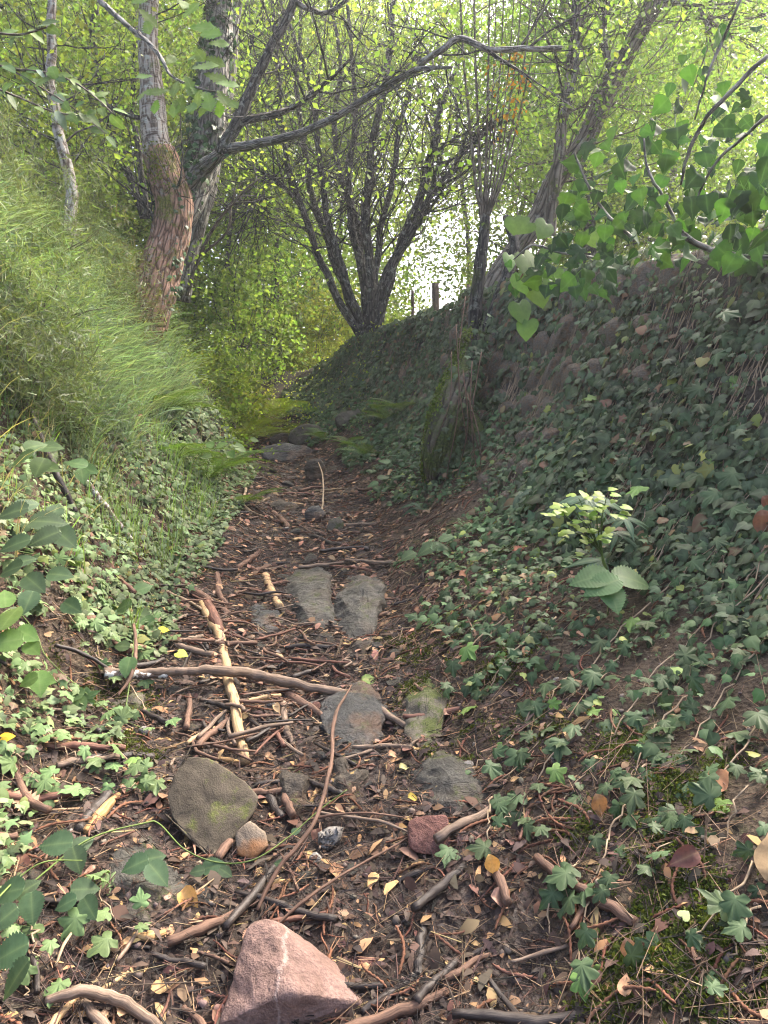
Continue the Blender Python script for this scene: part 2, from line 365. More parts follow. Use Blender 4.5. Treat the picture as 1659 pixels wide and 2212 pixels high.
def wood_mat(name, dark, mid, light, wet=.75, peel=0.0, peelcol=(.5, .33, .17), lich=0.0):
    t = NT(name); v = t.attr('bk', 'Vector'); tc = t.n('ShaderNodeTexCoord').outputs['Object']
    st = t.mapping(v, (1, 1, .08)); f = t.noise(120, st, 5, .7); g = t.noise(11, tc, 4, .65)
    c = t.ramp(f, [(.28, dark), (.52, mid), (.78, light)]); c = t.mix(.6, c, t.ramp(g, [(.3, .45), (.7, 1.5)]), 'MULTIPLY')
    if peel: c = t.mix(t.ramp(t.noise(5.5, t.mapping(v, (4, 4, 1)), 3), [(.60 - peel * .3, 0.), (.66 - peel * .3, 1.)]), c, t.ramp(f, [(.3, tuple(x * .5 for x in peelcol)), (.7, peelcol)]))
    if lich: c = t.mix(t.ramp(t.noise(45, tc, 4), [(.6 - lich * .2, 0.), (.66 - lich * .2, 1.)]), c, (.45, .44, .40))
    return t.done(t.bsdf(c, wet, .3, t.bump(f, .6, .006)))
W_GREY = wood_mat('weathered_wood', (.05, .035, .025), (.17, .12, .085), (.30, .22, .165), .8)
W_TAN = wood_mat('peeled_wood', (.07, .045, .028), (.22, .145, .09), (.36, .25, .155), .75, .75, (.50, .33, .17))
W_DARK = wood_mat('wet_dark_wood', (.010, .008, .007), (.032, .024, .02), (.075, .058, .046), .5)
W_BROWN = wood_mat('brown_wood', (.035, .02, .014), (.12, .068, .045), (.22, .13, .085), .75)
W_RED = wood_mat('red_brown_wood', (.04, .018, .012), (.13, .06, .04), (.24, .12, .08), .7)
W_ROT = wood_mat('rotten_wood', (.10, .055, .02), (.32, .19, .08), (.55, .36, .17), .9)
W_LICH = wood_mat('lichened_wood', (.04, .03, .022), (.14, .1, .075), (.24, .19, .15), .85, lich=.5)
W_PALE = wood_mat('pale_stem', (.12, .085, .05), (.28, .205, .13), (.42, .32, .21), .75)

def rock_mat(name, c0, c1, c2, scale=7, moss=0.0, bump=.5, rough=.82, layer=0.0, iron=0.0, grain=160, mosscol=(.08, .10, .015), spec=.3, vein=0.0):
    t = NT(name); tc = t.n('ShaderNodeTexCoord').outputs['Object']
    st = t.mapping(tc, (1, 1, 1 + layer * 6))
    f = t.noise(scale, st, 7, .68, dist=.4); g = t.noise(grain, tc, 3, .7); cr = t.vor(scale * 1.3, st, 'DISTANCE_TO_EDGE')
    c = t.ramp(f, [(.3, c0), (.5, c1), (.72, c2)])
    c = t.mix(.45, c, t.ramp(g, [(.3, .5), (.7, 1.45)]), 'MULTIPLY')
    if layer: c = t.mix(.7, c, t.ramp(t.noise(scale * 3.0, t.mapping(tc, (1.5, 1.2, 2.6)), 8, .78, dist=.3), [(.36, .35), (.5, 1.), (.75, 1.4)]), 'MULTIPLY')
    if iron: c = t.mix(t.math('MULTIPLY', t.ramp(t.noise(4, tc, 4), [(.5, 0.), (.62, 1.)]), iron), c, (.28, .12, .04))
    if vein: c = t.mix(t.math('MULTIPLY', t.ramp(t.math('ABSOLUTE', t.math('SUBTRACT', t.math('ADD', t.math('SUBTRACT', t.sep(tc)[0], .05), t.math('MULTIPLY', t.noise(7, tc, 5, .7), .12)), -.0)), [(0., 1.), (.0025, .8), (.006, 0.)]), vein), c, (.38, .30, .26))
    if moss:
        mk = t.noise(6, tc, 6, .8); up = t.sep(t.n('ShaderNodeNewGeometry').outputs['Normal'])[2]
        c = t.mix(t.ramp(t.math('ADD', mk, t.math('MULTIPLY', up, .12)), [(.75 - moss * .3, 0.), (.84 - moss * .3, 1.)]), c, t.ramp(g, [(.3, tuple(x * .5 for x in mosscol)), (.7, tuple(x * 1.7 for x in mosscol))]))
    h = t.math('ADD', f, t.math('MULTIPLY', g, .25))
    if layer: h = t.math('ADD', t.math('ADD', h, t.noise(scale * 3.0, t.mapping(tc, (1.5, 1.2, 2.6)), 8, .78, dist=.3)), t.math('MINIMUM', t.math('MULTIPLY', t.vor(scale * 2.4, tc, 'DISTANCE_TO_EDGE'), 3), .1))
    return t.done(t.bsdf(c, rough, spec, t.bump(h, bump, .03)))
R_PINK = rock_mat('pink_sandstone', (.075, .047, .038), (.165, .105, .086), (.245, .163, .138), 7, 0, .8, .92, vein=.45, grain=90)
R_MOSSY = rock_mat('mossy_brown_stone', (.04, .031, .021), (.075, .06, .04), (.11, .088, .062), 8, .42, .35, .85, mosscol=(.075, .082, .02), grain=200)
R_TAN = rock_mat('tan_stone', (.09, .07, .05), (.16, .125, .09), (.23, .185, .14), 9, 0, .4, .85, iron=.8)
R_RED = rock_mat('dark_red_stone', (.06, .028, .022), (.13, .062, .05), (.20, .105, .085), 14, 0, .8, .95, grain=120)
R_SLATE = rock_mat('grey_slate', (.026, .024, .02), (.068, .064, .053), (.135, .128, .108), 5, .3, .9, .6, .7, .06, 120, (.05, .06, .015), .35)
R_WET = rock_mat('wet_dark_slate', (.014, .0145, .0145), (.042, .043, .042), (.09, .09, .087), 6, .2, .9, .45, .6, .22, 120, (.06, .075, .018), .5)
R_BROWN = rock_mat('brown_boulder', (.025, .02, .015), (.065, .053, .04), (.12, .1, .078), 6, .25, .8, .65, .5, .15)
R_GREY = rock_mat('grey_stone', (.09, .085, .075), (.2, .185, .165), (.33, .31, .28), 10, .05, .4, .85)
R_MOSSSTONE = rock_mat('moss_covered_stone', (.04, .035, .025), (.09, .08, .06), (.15, .13, .1), 6, .6, .6, .9, mosscol=(.04, .05, .011))
R_WALL = rock_mat('wall_stone', (.06, .05, .038), (.15, .125, .095), (.26, .21, .165), 6, .35, .8, .85, .3, .35, 120, (.06, .075, .02))

def ground_mat(name, a, b, c, mossamt=0.0, rough=.9, wet=0.0):
    t = NT(name); tc = t.n('ShaderNodeTexCoord').outputs['Object']
    f = t.noise(2.2, tc, 6, .7); g = t.noise(38, tc, 5, .75); v = t.vor(55, tc)
    col = t.ramp(t.math('ADD', t.math('MULTIPLY', f, .5), t.math('MULTIPLY', g, .5)), [(.34, a), (.5, b), (.68, c)])
    col = t.mix(.5, col, t.ramp(t.noise(170, tc, 3), [(.3, .45), (.7, 1.6)]), 'MULTIPLY')
    if mossamt:
        m = t.noise(1.7, tc, 6, .75); col = t.mix(t.ramp(m, [(.66 - mossamt * .25, 0.), (.76 - mossamt * .25, 1.)]), col, t.ramp(g, [(.3, (.02, .03, .006)), (.7, (.075, .095, .02))]))
    r = rough
    if wet: r = t.ramp(t.noise(3.3, tc, 4), [(.42, .32), (.6, .9)])
    h = t.math('ADD', t.math('MULTIPLY', g, .7), t.math('MULTIPLY', v, .5))
    return t.done(t.bsdf(col, r, .3, t.bump(h, .9, .02)))
G_PATH = ground_mat('path_soil', (.013, .009, .007), (.032, .021, .016), (.062, .042, .032), .08, .85, 1.0)
G_BANK = ground_mat('bank_soil', (.025, .017, .011), (.06, .042, .027), (.10, .075, .048), .35)
G_WALLE = ground_mat('wall_earth', (.018, .014, .011), (.045, .036, .028), (.085, .07, .055), .3)

# ---------------------------------------------------------------- the ground: one sheet of rows across the lane, cut into path, banks and fields
ys = np.concatenate([np.linspace(-5, 1.2, 24), np.arange(1.25, 8, .05), np.arange(8, 16, .1), np.arange(16, 30, .4), np.linspace(30, 130, 30)])
cl = -np.array([90, 60, 40, 28, 20, 15, 11, 8, 6, 5, 4.2, 3.5, 3, 2.6, 2.3] + list(np.arange(2.1, 0, -.06)))
cp = np.linspace(0, 1, 25)
cb = np.linspace(0, 1, 29)[1:]
cw = np.array([.03, .07, .12, .17, .22, .27, .32, .37, .42, .5, .6, .75, 1, 1.3, 1.7, 2.2, 3, 4, 5.5, 8, 11, 16, 24, 36, 60, 90])
XLg, XRg, XWg = xl_(ys)[:, None], xr_(ys)[:, None], xw_(ys)[:, None]
XWg = np.maximum(XWg, XRg + .15)
GX = np.concatenate([XLg + cl[None], XLg + (XRg - XLg) * cp[None], XRg + (XWg - XRg) * cb[None], XWg + cw[None]], 1)
GY = np.repeat(ys[:, None], GX.shape[1], 1)
GZ = H(GX, GY)
GV = np.stack([GX, GY, GZ], -1); nr, nc = GX.shape
iL, iR, iW = len(cl), len(cl) + len(cp) - 1, len(cl) + len(cp) + len(cb) - 1
def sheet(name, j0, j1, mat, label):
    V = GV[:, j0:j1 + 1].reshape(-1, 3); w = j1 - j0 + 1
    i = np.arange(nr - 1)[:, None] * w; j = np.arange(w - 1)[None]
    F = np.stack([i + j, i + j + 1, i + w + j + 1, i + w + j], -1).reshape(-1, 4)
    o = link(name, new_mesh(name, V, F, mat, None, True)); tag(o, label, None, None, 'structure'); return o
sheet('hillside', 0, iL, G_BANK, 'steep earth bank and hillside rising from the sunken path')
sheet('path', iL, iR, G_PATH, 'dark wet soil of the sunken woodland path')
sheet('bank', iR, iW, G_BANK, 'low mossy earth bank between path and stone wall')
sheet('field_terrain', iW, nc - 1, G_WALLE, 'earth behind the ivy wall and the field above it')
# ---------------------------------------------------------------- trees
LEAFCOL = {'bright': (.205, .27, .062), 'mid': (.125, .178, .048), 'dark': (.035, .07, .016), 'yellow': (.30, .34, .07)}  # yellow: sunlight of the clearing painted into the leaf colour
def stem_mesh(name, pts, wpx, mat, sides=10, rough=.10, per=10, rf=9.0):
    """pts: rows of (px, py, Y); wpx: width in the same units"""
    P = np.array([at(*p) for p in pts]); r = np.array([px2m(p, w) * .5 for p, w in zip(P, wpx)])
    S = spline(np.column_stack([P, r]), per)
    Ls = np.concatenate([[0], np.cumsum(np.linalg.norm(np.diff(S[:, :3], axis=0), axis=1))]) / max(float(r.mean()) * 5, .02)
    jit = np.stack([vnoise(Ls + k * 31 + pts[0][0], np.full(len(S), 2.0 + k)) - .5 for k in range(3)], -1) * S[:, 3:4] * .7
    jit[0] = 0
    V, F, A = tube(S[:, :3] + jit, np.maximum(S[:, 3], .002), sides, rough, True, rf)
    return new_mesh(name, V, F, mat, None, True, {'bk': A}), S
def grow(acc, start, dirn, length, r, level, tips, droop=.0, wig=.35, sides=4):
    n = 5 if level else 4
    P = [np.array(start)]; d = np.array(dirn, float); d /= np.linalg.norm(d)
    for k in range(n):
        d = d + RNG.normal(size=3) * wig * .5 + np.array([0, 0, .06 - droop]); d /= np.linalg.norm(d); P.append(P[-1] + d * length / n)
    S = np.array(P); R = np.linspace(r, r * .35, len(S))
    V, F, A = tube(S, R, sides, 0, False); acc.add(V, F, (1, 1, 1), A)
    if level > 0:
        for k in range(2 + (level > 1) * 2):
            i = RNG.integers(2, len(S)); dd = norm((S[min(i, len(S) - 1)] - S[i - 1])[None])[0] + RNG.normal(size=3) * .75
            grow(acc, S[i - 1], dd, length * RNG.uniform(.45, .75), R[i - 1] * .6, level - 1, tips, droop, wig, 3)
    else: tips.append(S[-1]); tips.append(S[len(S) // 2])
SUNV = np.array(sd)
SUN_GAPS = [(np.array([-1.5, 14.5, 3.2]), 1.6), (np.array([-2.4, 6.6, 2.6]), 1.3), (np.array([-2.0, 11.0, 2.4]), .8), (np.array([-1.6, 4.0, 1.2]), .9)]   # holes added in the canopy along the sun's line, to light clearing and bank
def cut_sun_gaps(C):
    keep = np.ones(len(C), bool)
    for g, r in SUN_GAPS:
        v = C - g; t = v @ SUNV; q = np.linalg.norm(v - t[:, None] * SUNV, axis=1); keep &= ~((t > 1.6) & (q < r))
    return C[keep]
def leaves_at(acc, C, n_each, spread, size, col, T=SIMPLE, up=.7, v=.3):
    C = cut_sun_gaps(np.asarray(C, float)); k = len(C) * n_each
    if k == 0: return
    size = size * .86
    c = np.repeat(C, n_each, 0) + RNG.normal(size=(k, 3)) * spread
    N = norm(rand_dirs(k) + np.array([0, 0, up])); D = rand_dirs(k) + np.array([0, 0, -.35])
    cl_ = np.repeat(vary(col, len(C), v * .6, .1), n_each, 0) * vary((1, 1, 1), k, v, .06)
    acc.scatter(T, frames(N, D, size * RNG.uniform(.65, 1.3, k)), c, np.clip(cl_, 0, 1))
def ell(c, r, n):
    p = rand_dirs(n) * (RNG.random((n, 1)) ** (1 / 2.2)); return np.asarray(c) + p * np.asarray(r)
def tree(name, label, stems, mat, crown=(), branches=0, blen=1.2, brad=.015, level=2, bcol=None, leafs=None, group=None, lit=.5, droop=0.0, bark2=None, cat='tree', bdir=None, sidesteps=None):
    """stems: (part name, pts, widths[, material]); crown: (kind, centre, radii, clumps, leaves each, leaf size)"""
    b = at(*stems[0][1][0]); root = empty(name, b); tag(root, label, cat, group)
    SS = []
    for s in stems:
        me, S = stem_mesh(s[0], s[1], s[2], s[3] if len(s) > 3 else mat, 18 if max(s[2]) > 30 else 9); part(s[0], me, root); SS.append(S)
    tips = []
    if branches:
        acc = Acc()
        for k in range(branches):
            S = SS[RNG.integers(len(SS))]; i = int(len(S) * RNG.uniform(lit, .98)); i = min(i, len(S) - 2)
            d = rand_dirs(1)[0] * np.array([1, .8, .5]) + (S[i + 1, :3] - S[i, :3]) / max(np.linalg.norm(S[i + 1, :3] - S[i, :3]), 1e-6) * .6
            if bdir is not None: d = d + np.array(bdir)
            grow(acc, S[i, :3], d, blen * RNG.uniform(.5, 1.3), min(brad * RNG.uniform(.6, 1.3), S[i, 3] * .7), level, tips, droop)
        o = part('twigs', acc.mesh('twigs', bark2 or mat, True), root); tag(o, None, None, None, 'stuff')
    if crown or leafs:
        acc = Acc()
        if leafs and tips: leaves_at(acc, np.array(tips), leafs[0], leafs[1], leafs[2], LEAFCOL[leafs[3]])
        for kind, c, r, clumps, each, size in crown:
            leaves_at(acc, ell(c, r, clumps), each, .09 + .02 * max(r), size, LEAFCOL[kind])
        o = part('crown', acc.mesh('crown', M_CANOPY), root); tag(o, None, None, None, 'stuff')
    return root, SS, tips

# the leaning oak on the bank
oak, OS, _ = tree('oak_tree', 'leaning red-barked oak with mossy foot growing out of the grassy bank', [
    ('trunk', [(322, 700, 8.0), (338, 650, 8.0), (345, 590, 8.05), (357, 520, 8.1), (366, 450, 8.1), (352, 395, 8.1), (338, 335, 8.1)], [110, 100, 92, 84, 80, 80, 70], M_OAK),
    ('upper_trunk', [(340, 345, 8.1), (332, 260, 8.1), (329, 150, 8.1), (325, 0, 8.1), (328, -260, 8.2)], [66, 56, 46, 40, 30], M_OAKUP),
    ('ivy_clad_stem', [(372, 470, 8.2), (400, 405, 8.3), (428, 340, 8.4), (445, 250, 8.45), (460, 150, 8.5), (474, 50, 8.5), (485, -220, 8.5)], [70, 78, 74, 68, 64, 60, 44], M_GREYBARK),
    ('long_branch', [(400, 400, 8.2), (445, 358, 8.1), (492, 326, 7.9), (560, 312, 7.7), (640, 290, 7.5), (720, 255, 7.3), (800, 205, 7.1), (880, 160, 6.9), (915, 148, 6.85), (975, 146, 6.8)], [46, 34, 23, 19, 17, 15, 14, 12, 10, 6], M_GREYBARK),
    ('branch', [(905, 140, 6.9), (950, 110, 6.8), (995, 82, 6.8), (1050, 105, 6.7), (1130, 106, 6.7), (1215, 104, 6.7)], [15, 14, 14, 13, 12, 8], M_GREYBARK),
    ('branch', [(478, 330, 7.9), (512, 268, 7.9), (540, 200, 7.9), (572, 125, 7.9), (612, 55, 7.9), (645, -30, 7.9), (680, -200, 7.9)], [30, 28, 25, 22, 20, 17, 10], M_DARKBARK),
    ('branch', [(518, 264, 7.9), (598, 246, 7.7), (676, 204, 7.5), (762, 122, 7.3)], [16, 14, 11, 5], M_DARKBARK),
    ('branch', [(300, 255, 8.1), (245, 235, 8.2), (190, 195, 8.3), (150, 175, 8.4)], [10, 9, 7, 4], M_DARKBARK),
    ('branch', [(640, 5, 7.9), (700, 30, 7.8), (760, -10, 7.7)], [12, 10, 7], M_GREYBARK)], M_OAK,
    [('mid', at(330, -250, 8.2), (2.2, 1.5, 1.0), 260, 16, .075), ('mid', at(180, 60, 9.5), (1.8, .8, 1.2), 190, 13, .075), ('mid', at(700, 30, 8.6), (1.6, .7, .6), 120, 12, .07), ('mid', at(520, 60, 8.6), (1.6, .8, .7), 70, 12, .07), ('bright', at(900, 60, 7.2), (1.3, .5, .5), 60, 11, .065)],
    70, 1.1, .011, 2, leafs=(5, .09, .07, 'bright'), lit=.35, bark2=M_DARKBARK)
# small leaves of ivy on the oak
def ivy_on_stem(parent, S, i0, i1, n, size, side=None, col=(.035, .07, .03), name='ivy_leaves'):
    acc = Acc(); idx = RNG.integers(int(len(S) * i0), max(int(len(S) * i1), 1), n); P = S[idx, :3]
    d = rand_dirs(n); d[:, 1] = -np.abs(d[:, 1])
    if side is not None: d = norm(d + np.array(side))
    P = P + norm(d * [1, 1, .25]) * (S[idx, 3:4] * RNG.uniform(1.0, 1.25, (n, 1))); P[:, 2] += RNG.normal(size=n) * .05
    D = np.tile([0, 0, -1.0], (n, 1)) + RNG.normal(size=(n, 3)) * .5
    acc.scatter(IVY[0], frames(norm(d + RNG.normal(size=(n, 3)) * .3 + [0, 0, .3]), D, size * RNG.uniform(.6, 1.3, n)), P, vary(col, n, .4))
    o = part(name, acc.mesh(name, M_IVY), parent); tag(o, None, None, None, 'stuff')
ivy_on_stem(oak, OS[2], 0, .98, 900, .062)
ivy_on_stem(oak, OS[0], .15, 1, 150, .05, (1.5, -.5, 0))
ivy_on_stem(oak, OS[3], 0, .22, 60, .055)
acc = Acc(); n = 2600; idx = RNG.integers(0, int(len(OS[0]) * .4), n); d = norm(rand_dirs(n) * [1, 1, .3] + [-.9, -.6, .1])
acc.scatter(SIMPLE, frames(norm(d + rand_dirs(n) * .6), rand_dirs(n) - [0, 0, .4], .035 * RNG.uniform(.6, 1.3, n)), OS[0][idx, :3] + d * (OS[0][idx, 3:4] * RNG.uniform(.98, 1.12, (n, 1))) + RNG.normal(size=(n, 3)) * .02, vary((.11, .11, .025), n, .4))
idx2 = RNG.integers(int(len(OS[0]) * .8), len(OS[0]), 900); d = norm(rand_dirs(900) * [1, 1, .3] + [.7, -.9, .1])
acc.scatter(SIMPLE, frames(norm(d + rand_dirs(900) * .6), rand_dirs(900) - [0, 0, .4], .03 * RNG.uniform(.6, 1.3, 900)), OS[0][idx2, :3] + d * (OS[0][idx2, 3:4] * RNG.uniform(.98, 1.1, (900, 1))) + RNG.normal(size=(900, 3)) * .03, vary((.13, .135, .025), 900, .4))
tag(part('moss', acc.mesh('moss', M_MOSS), oak), None, None, None, 'stuff')
# lobed leaves on the near oak spray: each leaf a part
ME_OAKL = tmesh('leaf', OAK, M_LEAF, (.10, .17, .03))
spr = [[(215, 0, 6.0), (270, 50, 5.7), (335, 108, 5.4), (372, 165, 5.1), (430, 190, 5.0), (480, 200, 5.0)]]
me, S = stem_mesh('spray_twig', spr[0], [13, 12, 10, 7, 5, 3], M_GREYBARK, 6); spray = part('spray_twig', me, oak)
for (px, py, Y, w, da) in [(410, 60, 5.2, 60, 20), (432, 75, 5.1, 58, -20), (395, 40, 5.2, 50, 60), (420, 105, 5.1, 48, -50), (450, 95, 5.1, 46, 10), (400, 165, 5.0, 60, -70), (412, 150, 5.0, 62, 40), (440, 160, 5.0, 55, 0),
        (430, 195, 4.9, 48, -100), (447, 200, 4.9, 60, -80), (470, 195, 4.9, 50, -60), (465, 180, 4.9, 52, 15), (395, 205, 5.0, 46, -110), (380, 215, 5.0, 50, -80), (365, 195, 5.1, 44, -140), (350, 200, 5.1, 40, 170), (330, 165, 5.2, 36, -160),
        (318, 195, 5.2, 34, -130), (360, 140, 5.2, 40, 60), (455, 215, 4.9, 46, -120), (405, 130, 5.1, 44, 30), (490, 215, 4.9, 42, -40), (425, 220, 4.9, 40, -95), (340, 215, 5.1, 38, -100), (300, 20, 5.6, 50, -30), (315, 45, 5.6, 45, -60), (285, 5, 5.7, 48, -10),
        (395, 20, 5.3, 45, 80), (440, 125, 5.1, 48, -10), (410, 185, 5.0, 50, -60), (385, 175, 5.0, 46, -90), (475, 215, 4.9, 44, -75)]:
    p = at(px, py, Y); a = math.radians(da + random.uniform(-15, 15)); D = np.array([[math.cos(a), random.uniform(-.3, .1), math.sin(a)]]); N = norm(np.array([[random.uniform(-.4, .4), -.75, random.uniform(.2, .7)]]))
    place('leaf', ME_OAKL, frames(N, D, px2m(p, w))[0], p, spray)

# long toothed leaves on a branch reaching in from the left
hb = empty('hornbeam_branch', at(-40, 130, 4.8)); tag(hb, 'branch of toothed green leaves reaching in at the upper left', 'branch')
HBM = [tmesh('leaf', toothed(19, .27, .15, .2, .006), M_LEAF, cc) for cc in ((.11, .18, .035), (.075, .13, .035), (.16, .22, .16))]
for tw in ([(-60, 120, 4.9), (20, 150, 4.8), (90, 190, 4.7), (160, 235, 4.6), (230, 290, 4.5)], [(-60, 170, 4.7), (40, 210, 4.6), (110, 240, 4.5), (170, 250, 4.5)], [(30, 150, 4.8), (110, 160, 4.7), (180, 190, 4.6), (250, 250, 4.5)], [(-60, 60, 5.0), (30, 75, 4.9), (100, 60, 4.8)]):
    me, S = stem_mesh('twig', tw, [6, 5, 4, 3, 2][:len(tw)], M_TWIG, 5, 0, 6); t_ = part('twig', me, hb)
    for k in range(2, len(S), 2):
        for sgn in (-1, 1):
            if RNG.random() < .25: continue
            D = np.array([[.55 + RNG.normal() * .3, RNG.normal() * .3, -.45 + sgn * .45 + RNG.normal() * .2]]); N = norm(np.array([[RNG.normal() * .35, -.7, .55 + RNG.normal() * .3]])); p = S[k, :3] + RNG.normal(size=3) * .015
            place('leaf', HBM[RNG.choice(3, p=[.55, .37, .08])], frames(N, D, px2m(p, RNG.uniform(24, 46)))[0], p, t_)
tree('young_birch', 'slender pale mottled tree at the top of the grassy bank', [
    ('trunk', [(152, 520, 7.2), (152, 440, 7.2), (150, 395, 7.2), (132, 305, 7.2), (116, 235, 7.2), (108, 150, 7.2), (112, 50, 7.2), (108, -180, 7.2)], [26, 26, 25, 24, 22, 21, 20, 15], M_OAKUP)], M_OAKUP,
    [('mid', at(60, -160, 7.6), (1.2, 1, .7), 90, 12, .07)], 26, .9, .008, 1, leafs=(7, .12, .075, 'bright'), bark2=M_DARKBARK, lit=.25)
tree('thin_dark_tree', 'thin dark crooked tree between the slender tree and the oak', [
    ('trunk', [(310, 470, 11.5), (285, 392, 11.5), (252, 322, 11.5), (236, 250, 11.5), (212, 180, 11.5), (203, 100, 11.5), (206, 0, 11.5), (215, -200, 11.5)], [17, 15, 14, 13, 13, 14, 14, 10])], M_DARKBARK,
    [('bright', at(200, 40, 12.3), (2.2, .9, 1.4), 120, 12, .085)], 26, 1.4, .012, 2, leafs=(5, .15, .08, 'bright'), lit=.2)
tree('thin_dark_tree', 'thin dark tree just behind the oak trunk, forking low', [
    ('trunk', [(318, 470, 10.5), (300, 330, 10.5), (287, 240, 10.5), (290, 120, 10.5), (296, -100, 10.5)], [13, 13, 12, 10, 8]),
    ('branch', [(300, 330, 10.5), (265, 330, 10.6), (215, 345, 10.6)], [7, 6, 3])], M_DARKBARK,
    [('mid', at(270, 140, 11.5), (1.5, .6, 1.8), 90, 12, .08)], 20, 1.1, .01, 2, leafs=(5, .15, .075, 'bright'), lit=.2)
tree('ivy_trunk_tree', 'grey trunk leaning up behind the oak fork, ivy hanging at its foot', [
    ('trunk', [(392, 650, 9.6), (408, 570, 9.6), (425, 490, 9.6), (448, 400, 9.6), (470, 300, 9.7), (500, 120, 9.8), (520, -150, 9.9)], [38, 38, 40, 40, 34, 28, 22]),
    ('shoot', [(405, 640, 9.3), (428, 560, 9.2), (470, 480, 9.1), (530, 410, 9.0), (570, 380, 9.0)], [11, 9, 7, 5, 3], M_TWIG),
    ('shoot', [(430, 555, 9.2), (490, 500, 9.2), (500, 440, 9.2), (520, 395, 9.2)], [6, 5, 4, 3], M_TWIG)], M_GREYBARK,
    [('mid', at(520, -100, 10.2), (1.8, 1, 1.0), 120, 14, .075)], 16, 1.2, .012, 2, leafs=(6, .13, .075, 'bright'), bark2=M_DARKBARK)
# many-stemmed tree at the bend
mst, MS, mtips = tree('many_stemmed_tree', 'dark many-stemmed tree fanning up from the bank at the bend', [
    ('trunk', [(800, 760, 13), (742, 662, 13), (692, 562, 13), (652, 452, 12.9), (627, 372, 12.8), (610, 280, 12.7), (600, 150, 12.6), (588, 0, 12.5), (575, -200, 12.5)], [20, 18, 16, 14, 14, 11, 10, 8, 5]),
    ('trunk', [(803, 760, 13), (762, 650, 13), (722, 532, 13), (702, 432, 13), (690, 332, 12.9), (672, 205, 12.8), (642, 100, 12.7), (606, 0, 12.6), (580, -120, 12.5)], [20, 18, 16, 14, 13, 11, 9, 8, 4]),
    ('trunk', [(805, 750, 13.1), (775, 562, 13.1), (757, 452, 13.2), (756, 352, 13.3), (768, 250, 13.3), (760, 120, 13.3), (740, -120, 13.3)], [18, 18, 16, 14, 11, 9, 5]),
    ('trunk', [(806, 760, 12.9), (796, 572, 12.9), (792, 455, 12.9), (803, 332, 12.8), (823, 222, 12.7), (842, 100, 12.6), (855, -120, 12.5)], [23, 21, 20, 18, 15, 14, 9]),
    ('trunk', [(810, 760, 12.8), (832, 602, 12.7), (872, 522, 12.6), (904, 432, 12.5), (932, 332, 12.4), (952, 232, 12.3), (980, 165, 12.2), (1010, 60, 12.1)], [23, 21, 21, 19, 18, 14, 11, 7]),
    ('trunk', [(801, 755, 13.1), (752, 640, 13.2), (706, 520, 13.3), (672, 410, 13.4), (655, 300, 13.4), (640, 180, 13.4), (650, 40, 13.4), (640, -150, 13.4)], [18, 17, 15, 14, 12, 10, 8, 5]),
    ('trunk', [(806, 755, 13.2), (786, 600, 13.3), (772, 480, 13.4), (735, 380, 13.4), (722, 260, 13.4), (735, 130, 13.4), (700, -60, 13.4)], [17, 16, 14, 13, 11, 8, 5]),
    ('trunk', [(808, 750, 13.0), (812, 600, 13.0), (826, 480, 13.1), (850, 380, 13.1), (862, 280, 13.2), (890, 170, 13.2), (900, 40, 13.2)], [18, 16, 14, 13, 11, 9, 6]),
    ('trunk', [(810, 750, 12.8), (850, 585, 12.6), (890, 500, 12.5), (930, 420, 12.3), (985, 350, 12.2), (1020, 250, 12.1)], [16, 15, 14, 12, 9, 5]),
    ('branch', [(870, 525, 12.6), (920, 460, 12.5), (945, 370, 12.5), (1000, 330, 12.4), (1060, 280, 12.3)], [11, 10, 8, 6, 4]),
    ('branch', [(655, 455, 12.9), (610, 400, 12.6), (560, 370, 12.4), (480, 360, 12.2)], [9, 8, 4, 4]),
    ('branch', [(575, 375, 12.4), (560, 430, 12.2), (520, 470, 12.1)], [4, 4, 4]),
    ('branch', [(930, 340, 12.4), (980, 300, 12.3), (1040, 275, 12.2), (1090, 270, 12.1)], [8, 6, 4, 4]),
    ('branch', [(610, 285, 12.7), (560, 200, 12.6), (540, 120, 12.5), (560, 30, 12.4)], [8, 5, 4, 4])], M_DARKBARK,
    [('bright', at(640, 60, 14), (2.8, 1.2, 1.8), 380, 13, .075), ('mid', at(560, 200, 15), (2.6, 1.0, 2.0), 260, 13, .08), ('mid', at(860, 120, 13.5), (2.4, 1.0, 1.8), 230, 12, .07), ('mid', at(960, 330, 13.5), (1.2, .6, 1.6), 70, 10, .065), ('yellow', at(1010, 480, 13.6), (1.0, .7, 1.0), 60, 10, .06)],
    340, 1.6, .015, 2, leafs=(1, .12, .06, 'mid'), lit=.2)
